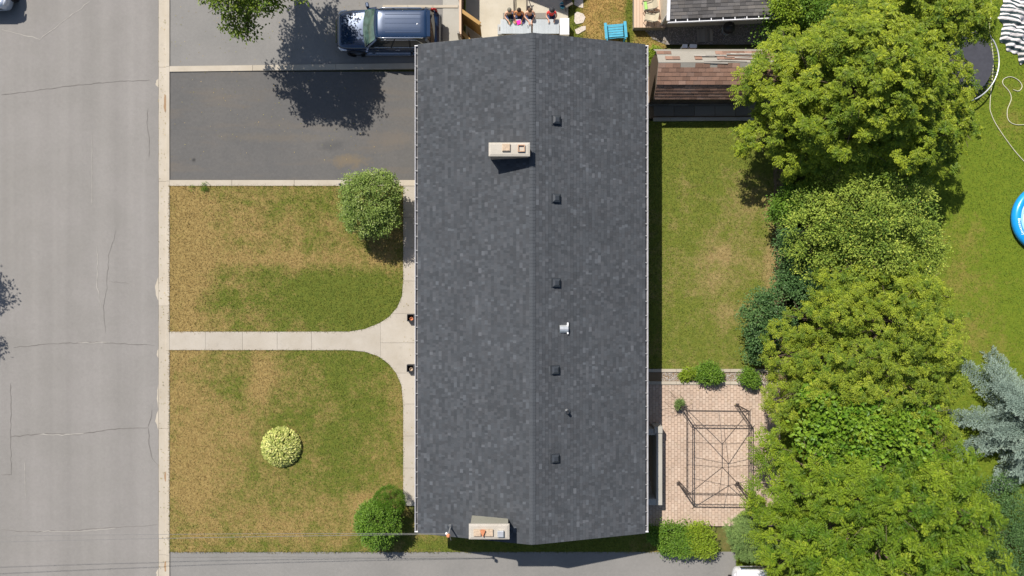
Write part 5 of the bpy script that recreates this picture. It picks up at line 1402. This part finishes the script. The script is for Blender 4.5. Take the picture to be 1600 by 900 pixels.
LM = dict(
    big=m_leaf('leaf_big_tree', (.040, .105, .008), (.325, .372, .024), .26, .55, .3, (.50, .48, .045)),
    mid=m_leaf('leaf_fine_tree', (.056, .125, .016), (.375, .445, .066), .28, .6, .25, (.48, .46, .10)),
    cedar=m_leaf('leaf_cedar', (.044, .112, .010), (.338, .380, .030), .28, .55, .28, (.52, .49, .06)),
    vine=m_leaf('leaf_vine', (.066, .165, .010), (.220, .318, .026), .32, .5, .3),
    frond=m_leaf('leaf_frond_tree', (.032, .100, .008), (.232, .300, .018), .27, .55, .25, (.38, .38, .04)),
    spruce=m_leaf('needle_spruce', (.120, .175, .145), (.30, .375, .315), .10, .65, .2, (.34, .33, .23)),
    dark=m_leaf('leaf_dark_shrub', (.038, .095, .028), (.125, .215, .062), .28, .5, .3),
    green=m_leaf('leaf_green_shrub', (.060, .140, .012), (.170, .275, .030), .32, .5, .3),
    lime=m_leaf('leaf_lime_shrub', (.130, .215, .012), (.285, .360, .030), .34, .5, .3),
    bush=m_leaf('leaf_round_bush', (.085, .150, .020), (.320, .400, .100), .30, .45, .35, (.46, .42, .26)),
    hosta=m_leaf('leaf_hosta', (.22, .28, .050), (.66, .64, .22), .26, .45, .3, (.78, .72, .30)),
    juniper=m_leaf('leaf_juniper', (.070, .130, .034), (.205, .280, .080), .18, .6, .2),
    hedge=m_leaf('leaf_hedge', (.050, .125, .004), (.105, .195, .012), .26, .5, .3),
    street=m_leaf('leaf_street_tree', (.050, .105, .010), (.22, .28, .025), .30, .5, .3),
)
# --- the row of trees along the right
lobes = [lob(1345, 130, 6.0, 2.7), lob(1350, 105, 7.2, 1.5), lob(1395, 130, 6.6, 1.3), lob(1440, 150, 5.2, 1.3), lob(1500, 18, 4.8, .95), lob(1532, 42, 4.2, .5), lob(1500, 205, 3.8, .8), lob(1458, 225, 4.2, 1.0), lob(1415, 70, 5.8, 1.3), lob(1265, 125, 5.2, 1.8), lob(1208, 122, 4.2, 1.3), lob(1188, 122, 3.8, .85), lob(1172, 130, 3.6, .5), lob(1222, 75, 4.0, .8), lob(1255, 205, 4.0, 1.6), lob(1400, 205, 4.8, 2.0), lob(1428, 100, 5.2, 1.65), lob(1472, 188, 4.4, .95), lob(1490, 112, 4.2, .6), lob(1498, 148, 4, .55),
         lob(1372, 35, 5.6, 1.75), lob(1425, 25, 5.2, 1.9), lob(1472, 35, 4.6, 1.25), lob(1515, 40, 4.2, .5), lob(1268, 85, 4.6, 1.0), lob(1312, 70, 5.0, .8), lob(1190, 212, 3.0, .8), lob(1330, 225, 4.4, 1.6), lob(1450, 245, 3.6, 1.0), lob(1240, 265, 2.8, .9)]
tree('shade_tree', 'largest tree, yellow green feathery crown over the trampoline at the upper right', 'tree', P(1258, 180), lobes,
     crown_fronds(bumpy(lobes, .62), 1950, 6, 6, .38, .145, .055, jitter=.14, inner=.04, droop=.6), LM['big'], .26, 'trees along the back fence')
lobes = [lob(1335, 330, 4.0, 1.7), lob(1282, 345, 3.4, 1.3), lob(1395, 325, 3.6, 1.35), lob(1428, 372, 3.2, 1.1), lob(1265, 398, 3.0, 1.05), lob(1350, 395, 3.6, 1.6), lob(1305, 290, 3.2, .9), lob(1400, 290, 3.2, 1.0), lob(1425, 410, 3.0, 1.0)]
tree('leafy_tree', 'dense fine leaved olive green tree just below the largest tree', 'tree', P(1288, 370), lobes,
     crown_leafy(bumpy(lobes, .5), 800, 46, .27, .115, .062, jitter=.16, inner=.05), LM['mid'], .16, 'trees along the back fence')
lobes = [lob(1390, 500, 4.2, 1.9), lob(1310, 480, 3.7, 1.5), lob(1440, 540, 3.8, 1.5), lob(1242, 560, 3.0, 1.05), lob(1212, 560, 2.5, .65), lob(1207, 615, 2.1, .55), lob(1215, 525, 2.6, .6), lob(1330, 565, 3.9, 1.6), lob(1430, 455, 3.5, 1.3), lob(1255, 500, 3.0, 1.0), lob(1400, 590, 3.7, 1.5), lob(1275, 590, 3.2, 1.1), lob(1462, 500, 3.2, 1.0), lob(1470, 590, 3.2, .9), lob(1440, 645, 3.8, 1.1), lob(1230, 625, 2.6, .8), lob(1375, 620, 4.2, .8), lob(1300, 612, 4.0, .7), lob(1345, 668, 4.3, .55), lob(1475, 680, 3.0, .7), lob(1330, 430, 3.4, 1.3), lob(1395, 430, 3.3, 1.1)]
tree('cedar_tree', 'straggly yellowish cedar in the middle of the back row', 'tree', P(1330, 510), lobes,
     crown_fronds(bumpy(lobes, .5), 1450, 6, 5, .34, .12, .042, jitter=.16, inner=.04, droop=.6), LM['cedar'], .2, 'trees along the back fence')
lobes = [lob(1325, 648, 3.7, 1.2), lob(1290, 620, 3.4, .9), lob(1380, 665, 3.8, 1.15), lob(1420, 650, 3.5, .8), lob(1345, 690, 3.6, 1.1), lob(1290, 680, 3.2, .9), lob(1405, 695, 3.7, .8)]
tree('broadleaf_tree', 'broad leaved bright green tree between the cedar and the feathery trees', 'tree', P(1330, 640), lobes,
     crown_leafy(lobes, 400, 40, .36, .19, .16, jitter=.16), LM['vine'], .14, 'trees along the back fence')
lobes = [lob(1380, 785, 4.2, 2.1), lob(1285, 770, 3.6, 1.7), lob(1215, 765, 2.7, 1.15), lob(1470, 780, 3.7, 1.6), lob(1492, 728, 3.3, .9), lob(1470, 690, 3.4, .8), lob(1255, 850, 3.4, 1.6), lob(1375, 875, 4.0, 2.0), lob(1480, 865, 3.6, 1.6), lob(1205, 695, 2.3, 1.0), lob(1335, 735, 3.7, 1.5), lob(1440, 735, 3.6, 1.3), lob(1385, 715, 4.2, .8), lob(1260, 715, 3.4, .8),
         lob(1215, 820, 2.6, 1.0), lob(1300, 935, 3.6, 1.7), lob(1440, 945, 3.6, 1.8), lob(1515, 810, 3.0, .9), lob(1530, 900, 2.8, 1.0), lob(1197, 888, 2.4, .6)]
tree('sumac_tree', 'wide sumac like tree with long drooping fronds at the lower right', 'tree', P(1325, 780), lobes,
     crown_fronds(bumpy(lobes, .75), 820, 6, 9, .62, .17, .046, jitter=.16, inner=.03, droop=.55), LM['frond'], .2, 'trees along the back fence')
# --- lower growth under and beside them
def shrub(name, label, px, py, lobes, crown, mat, cat='shrub', r0=.05, group=None):
    b = P(px, py); return tree(name, label, cat, b, lobes, crown, LM[mat], r0, group, .3, 2, 'foliage')
lobes = [lob(1186, 492, 1.9, .72), lob(1192, 525, 1.5, .6), lob(1200, 468, 1.8, .5), lob(1215, 505, 1.8, .6), lob(1178, 548, .9, .4)]
shrub('dark_bush', 'dark bluish green bush leaning over the back lawn in front of the cedar', 1185, 510, lobes, crown_leafy(lobes, 190, 50, .24, .10, .065), 'dark')
lobes = [lob(1238, 320, 2.0, .72), lob(1222, 330, 1.6, .5), lob(1258, 318, 1.8, .55)]
shrub('round_shrub', 'rounded mid green shrub where the large tree meets the back lawn', 1236, 322, lobes, crown_leafy(lobes, 150, 48, .24, .10, .07), 'green')
lobes = [lob(1240, 380, 2.0, .65), lob(1232, 400, 1.5, .5), lob(1250, 440, 1.9, .75), lob(1228, 440, 1.5, .5), lob(1270, 455, 2.2, .8), lob(1310, 445, 3.0, .8)]
shrub('thicket', 'dark green thicket along the bare soil between two trees', 1245, 415, lobes, crown_leafy(lobes, 280, 48, .26, .10, .065), 'dark')
lobes = [lob(1225, 20, 1.8, 1.0), lob(1262, 18, 2.0, 1.2), lob(1300, 12, 2.0, 1.2), lob(1240, -20, 2.2, 1.3), lob(1215, 60, 1.6, .8)]
shrub('shaded_bush', 'dark bush in deep shade at the end of the grey outbuilding', 1250, 20, lobes, crown_leafy(lobes, 330, 46, .3, .11, .075), 'green')
lobes = [lob(1222, 8, 3.2, .4), lob(1232, 22, 3.0, .35)]
shrub('sapling', 'sunlit bright sapling tip beside the grey outbuilding roof', 1226, 22, lobes, crown_leafy(lobes, 40, 40, .22, .12, .07), 'lime')
lobes = [lob(1575, 815, 1.3, 1.0), lob(1590, 865, 1.4, 1.2), lob(1550, 880, 1.3, 1.0), lob(1620, 830, 1.3, 1.2), lob(1560, 770, 1.0, .8)]
shrub('hedge_bush', 'dark green small leaved bush in the lower right corner below the spruce', 1575, 850, lobes, crown_leafy(lobes, 420, 46, .28, .075, .05), 'dark')
lobes = [lob(1154, 832, 1.3, .55), lob(1172, 816, 1.4, .5), lob(1160, 852, 1.0, .5), lob(1190, 862, 1.4, .45), lob(1195, 850, 1.5, .6)]
shrub('juniper', 'grey green juniper at the patio corner beside the white car', 1165, 845, lobes, crown_fronds(lobes, 300, 7, 6, .26, .075, .026, droop=.2, inner=.4), 'juniper')
# --- planting bed and patio edge
lobes = [lob(1107, 583, .45, .43), lob(1097, 586, .35, .30), lob(1118, 586, .35, .30)]
shrub('round_shrub', 'round green shrub in the gravel bed, largest of its three plants', 1107, 586, lobes, crown_leafy(lobes, 120, 42, .15, .085, .05), 'green', group='plants in the gravel bed')
lobes = [lob(1077, 582, .3, .24), lob(1068, 584, .22, .17), lob(1072, 590, .2, .15)]
shrub('small_plant', 'small lime green plant in the gravel bed, left of the round shrub', 1075, 585, lobes, crown_leafy(lobes, 45, 34, .12, .085, .045), 'lime', r0=.02, group='plants in the gravel bed')
lobes = [lob(1171, 589, .5, .32), lob(1177, 596, .4, .25)]
shrub('small_shrub', 'dark leafy shrub at the right end of the gravel bed', 1172, 594, lobes, crown_leafy(lobes, 80, 40, .15, .09, .05), 'green', r0=.03, group='plants in the gravel bed')
lobes = [lob(1050, 835, .7, .48), lob(1063, 850, .6, .45), lob(1046, 852, .5, .4), lob(1070, 832, .6, .4)]
shrub('leafy_shrub', 'mid green shrub at the foot of the patio near the house corner', 1056, 845, lobes, crown_leafy(lobes, 150, 42, .18, .09, .05), 'green')
lobes = [lob(1093, 838, .7, .52), lob(1100, 852, .6, .48), lob(1080, 850, .6, .42)]
shrub('lime_shrub', 'bright lime green shrub at the foot of the patio, right of the mid green one', 1093, 848, lobes, crown_leafy(lobes, 150, 42, .18, .085, .05), 'lime')
lobes = [lob(1021, 834, .5, .32), lob(1030, 842, .4, .25)]
shrub('corner_plant', 'small plant tucked beneath the lower right roof corner', 1022, 838, lobes, crown_leafy(lobes, 50, 36, .14, .09, .05), 'green', r0=.02)
lobes = [lob(1022, 83, .35, .25), lob(1019, 92, .3, .2)]
shrub('weed_clump', 'bright weeds growing between the house gutter and the brown shed', 1021, 88, lobes, crown_leafy(lobes, 40, 34, .13, .08, .045), 'lime', r0=.015)
# plant at the gazebo foot, with bare hanging stems
c = P(1059, 634)
t_ = thing('potted_plant', 'small potted plant at the upper left foot of the gazebo frame', 'plant', (c.x-.02, c.y+.1, .04))
obj('pot', MB().lathe([(.0, .04), (.10, .04), (.14, .28), (.15, .28), (.15, .31), (.12, .31), (.12, .26), (.0, .26)], 14, (c.x-.02, c.y+.1, 0)), M['dark_frame'], t_)
lobes = [(c.x-.02, c.y+.14, .42, .17, 1.0), (c.x-.05, c.y+.22, .5, .1, 1.0)]
V_, ti_ = crown_leafy(lobes, 40, 30, .09, .07, .035); leaves_obj('foliage', V_, ti_, LM['juniper'], t_)
sm = MB()
for k in range(9):
    a = random.uniform(0, 2*pi); L = random.uniform(.5, 1.0); pts = [(c.x+cos(a)*L*t+.15*sin(3*t+k), c.y+.1+sin(a)*L*t, .34+.35*sin(pi*min(t*1.15, 1))-.28*t) for t in np.linspace(0, 1, 8)]
    sm.tube(pts, .006, 4)
obj('stems', sm, M['bark'], t_)
# --- front garden
lobes = [lob(580, 315, 1.75, 1.16, .85), lob(566, 300, 1.8, .85, .9), lob(595, 300, 1.8, .85, .9), lob(568, 335, 1.6, .9, .9), lob(594, 338, 1.6, .85, .9)]
shrub('round_bush', 'large round clipped bush at the upper corner of the front lawn', 583, 322, lobes, crown_leafy(lobes, 480, 46, .17, .095, .05, jitter=.07, zmin=-.6, inner=.12), 'bush', r0=.08)
lobes = [lob(590, 816, 1.3, .82, .9), lob(579, 814, 1.2, .62, .9), lob(602, 820, 1.2, .64, .9), lob(590, 834, 1.05, .68, .9), lob(580, 803, 1.1, .5, .9)]
shrub('leafy_bush', 'bright leafy green bush under the wires at the lower front lawn', 594, 815, lobes, crown_leafy(lobes, 330, 46, .15, .085, .055, jitter=.07, zmin=-.5), 'green', r0=.06)
lobes = [lob(608, 785, .9, .72, .95)]
shrub('clipped_shrub', 'smooth dark green clipped dome beside the leafy bush and front walk', 610, 792, lobes, crown_leafy(lobes, 330, 60, .09, .045, .016, jitter=.02, zmin=-.4, inner=.05, upb=.4), 'hedge', r0=.05)
# hosta: big flat leaves in a mound
c = P(441, 697)
hs = thing('hosta', 'round mound of yellow green hosta leaves alone on the lower front lawn', 'plant', (c.x, c.y, .025))
n = 1700; u = RNG.random(n); a = RNG.uniform(0, 2*pi, n); r = np.sqrt(u)*.98
zz = .14+.52*(1-r**2.5)*RNG.uniform(.75, 1.1, n); pos = np.stack([c.x+r*np.cos(a), c.y+r*np.sin(a), zz], 1)
d = np.stack([np.cos(a), np.sin(a), .25-r*.75], 1)+RNG.normal(0, .3, (n, 3)); nn = np.stack([np.cos(a)*.35*r, np.sin(a)*.35*r, np.ones(n)], 1)+RNG.normal(0, .22, (n, 3))
V_ = leaf_quads(pos-unit(d)*.05, d, nn, RNG.uniform(.09, .17, n), RNG.uniform(.05, .095, n), .2); leaves_obj('leaves', V_, RNG.random(n), LM['hosta'], hs)
sm = MB()
for k in range(26):
    q = random.uniform(0, 2*pi); rr = random.uniform(.2, .85); sm.tube([(c.x+.1*cos(q), c.y+.1*sin(q), .03), (c.x+rr*.6*cos(q), c.y+rr*.6*sin(q), .22), (c.x+rr*cos(q), c.y+rr*sin(q), .2)], .01, 4)
obj('stalks', sm, LM['hedge'], hs)
for (px, py, r, lb) in ((322, 293, .22, 'small weed tuft at the top edge of the upper front lawn, right of the pair'), (301, 294, .16, 'small weed tuft at the top edge of the upper front lawn, left of the pair'), (333, 805, .14, 'single weed tuft on the dry lower front lawn'), (246, 473, .10, 'tiny weed growing in the kerb joint by the road')):
    lobes = [lob(px, py, .06, r, .4), lob(px+4, py+1, .05, r*.7, .4)]; b = P(px, py); t_ = thing('weed', lb, 'weed', (b.x, b.y, .02), group='weeds in the front garden')
    V_, ti_ = crown_leafy(lobes, 24, 26, .08, .07, .02); V_[:, 2] = np.maximum(V_[:, 2], .03); leaves_obj('leaves', V_, ti_, LM['green'], t_)
# --- tree above the driveway, and one across the road: their shadows fall in the picture
def wlobe(px, py, z, r):         # from ground-plan pixel
    return (PX(px), PY(py), z, r, 1.0)
lobes = [lob(350, 10, 4.3, .75), lob(384, 34, 3.9, .55), lob(386, 56, 3.6, .28), lob(408, 0, 4.5, .75), lob(368, -22, 5.0, 1.2), lob(428, -34, 5.2, 1.15), lob(352, -135, 5.2, 1.7), lob(412, -138, 5.2, 1.2), lob(330, -60, 4.6, 1.0), lob(395, -85, 5.6, 1.5), lob(398, 20, 4.3, .4)]
tree('street_tree', 'leafy tree overhanging the upper driveway at the top edge', 'tree', P(448, -62), lobes, crown_leafy(bumpy(lobes, .7, .6), 620, 46, .24, .13, .085, jitter=.26, inner=.06), LM['street'], .2)
lobes = [(-30.0, 3.6, 5.2, 1.5, 1.), (-31.0, 1.8, 5, 1.6, 1.), (-28.05, 3.2, 5.0, .58, 1.), (-28.0, .1, 4.9, .52, 1.), (-28.6, .6, 4.9, .6, 1.), (-28.6, 3.2, 5, .7, 1.), (-29.6, 4.4, 4.6, 1.0, 1.), (-29.6, .6, 4.8, 1.0, 1.)]
tree('street_tree', 'leafy tree across the road beyond the left edge, only its shadow shows', 'tree', Vector((-30.8, 2.4, 0)), lobes, crown_leafy(lobes, 240, 46, .40, .15, .09, jitter=.2), LM['street'], .18)
# --- blue spruce
b = P(1590, 652); sp = thing('blue_spruce', 'blue spruce with silvery layered branches at the right edge', 'tree', (b.x, b.y, .02))
obj('trunk', MB().tube([(b.x, b.y, -.1), (b.x, b.y, 7.6)], [.22, .02], 9), M['bark'], sp)
Vs, Ts = [], []
z = .7; lay = 0
while z < 7.5:
    rad = 3.85*(1-z/7.7)**.85+.12; nb = max(5, int(11*(1-z/9)))
    for k in range(nb):
        a = 2*pi*k/nb+lay*.9+random.uniform(-.15, .15); L = rad*random.uniform(.82, 1.1); zb = z+random.uniform(-.15, .15)
        dirv = np.array([cos(a), sin(a), 0.]); side = np.array([-sin(a), cos(a), 0.])
        nt_ = max(4, int(L/.13)); tb_ = random.random()
        segs = [(np.array([b.x, b.y, zb]), dirv, L, 0)]
        for i in range(1, nt_):
            t = i/nt_
            if t < .2: continue
            base = np.array([b.x, b.y, zb])+dirv*L*t+np.array([0, 0, -.28*L*t*t+.10*L*t])
            for s in (-1, 1):
                d = dirv*.8+side*s*.75; segs.append((base, unit(d), (.30+.42*L*(1-t)*.55+.1)*random.uniform(.8, 1.15), 1))
        for (p0, d, l, lv) in segs:
            m = max(10, int(l*85)); t = RNG.random(m)
            if lv == 0: t = .2+.8*t; q = p0+d*(l*t)[:, None]; q[:, 2] += -.28*l*t*t+.10*l*t
            else: q = p0+d*(l*t)[:, None]; q[:, 2] -= .18*l*t*t
            sd = np.array([-d[1], d[0], 0.]); ang_ = RNG.uniform(-1, 1, m)
            nd = d*.7+sd*ang_[:, None]*1.1+np.array([0, 0, 1.])*RNG.uniform(-.1, .7, m)[:, None]
            nn = np.array([0, 0, 1.])+RNG.normal(0, .5, (m, 3))
            Vs.append(leaf_quads(q, nd, nn, RNG.uniform(.07, .13, m), RNG.uniform(.022, .038, m))); Ts.append(np.clip(.25*tb_+.5*t+.25*RNG.random(m), 0, 1))
    z += .72+.16*random.random(); lay += 1
leaves_obj('foliage', np.concatenate(Vs), np.concatenate(Ts), LM['spruce'], sp)
tris = 0
for o in SC.objects:
    if o.type == 'MESH': tris += sum(len(p.vertices)-2 for p in o.data.polygons) if len(o.data.polygons) < 2000 else len(o.data.loops)-2*len(o.data.polygons)
print('TRIANGLES', tris, 'OBJECTS', len(SC.objects))
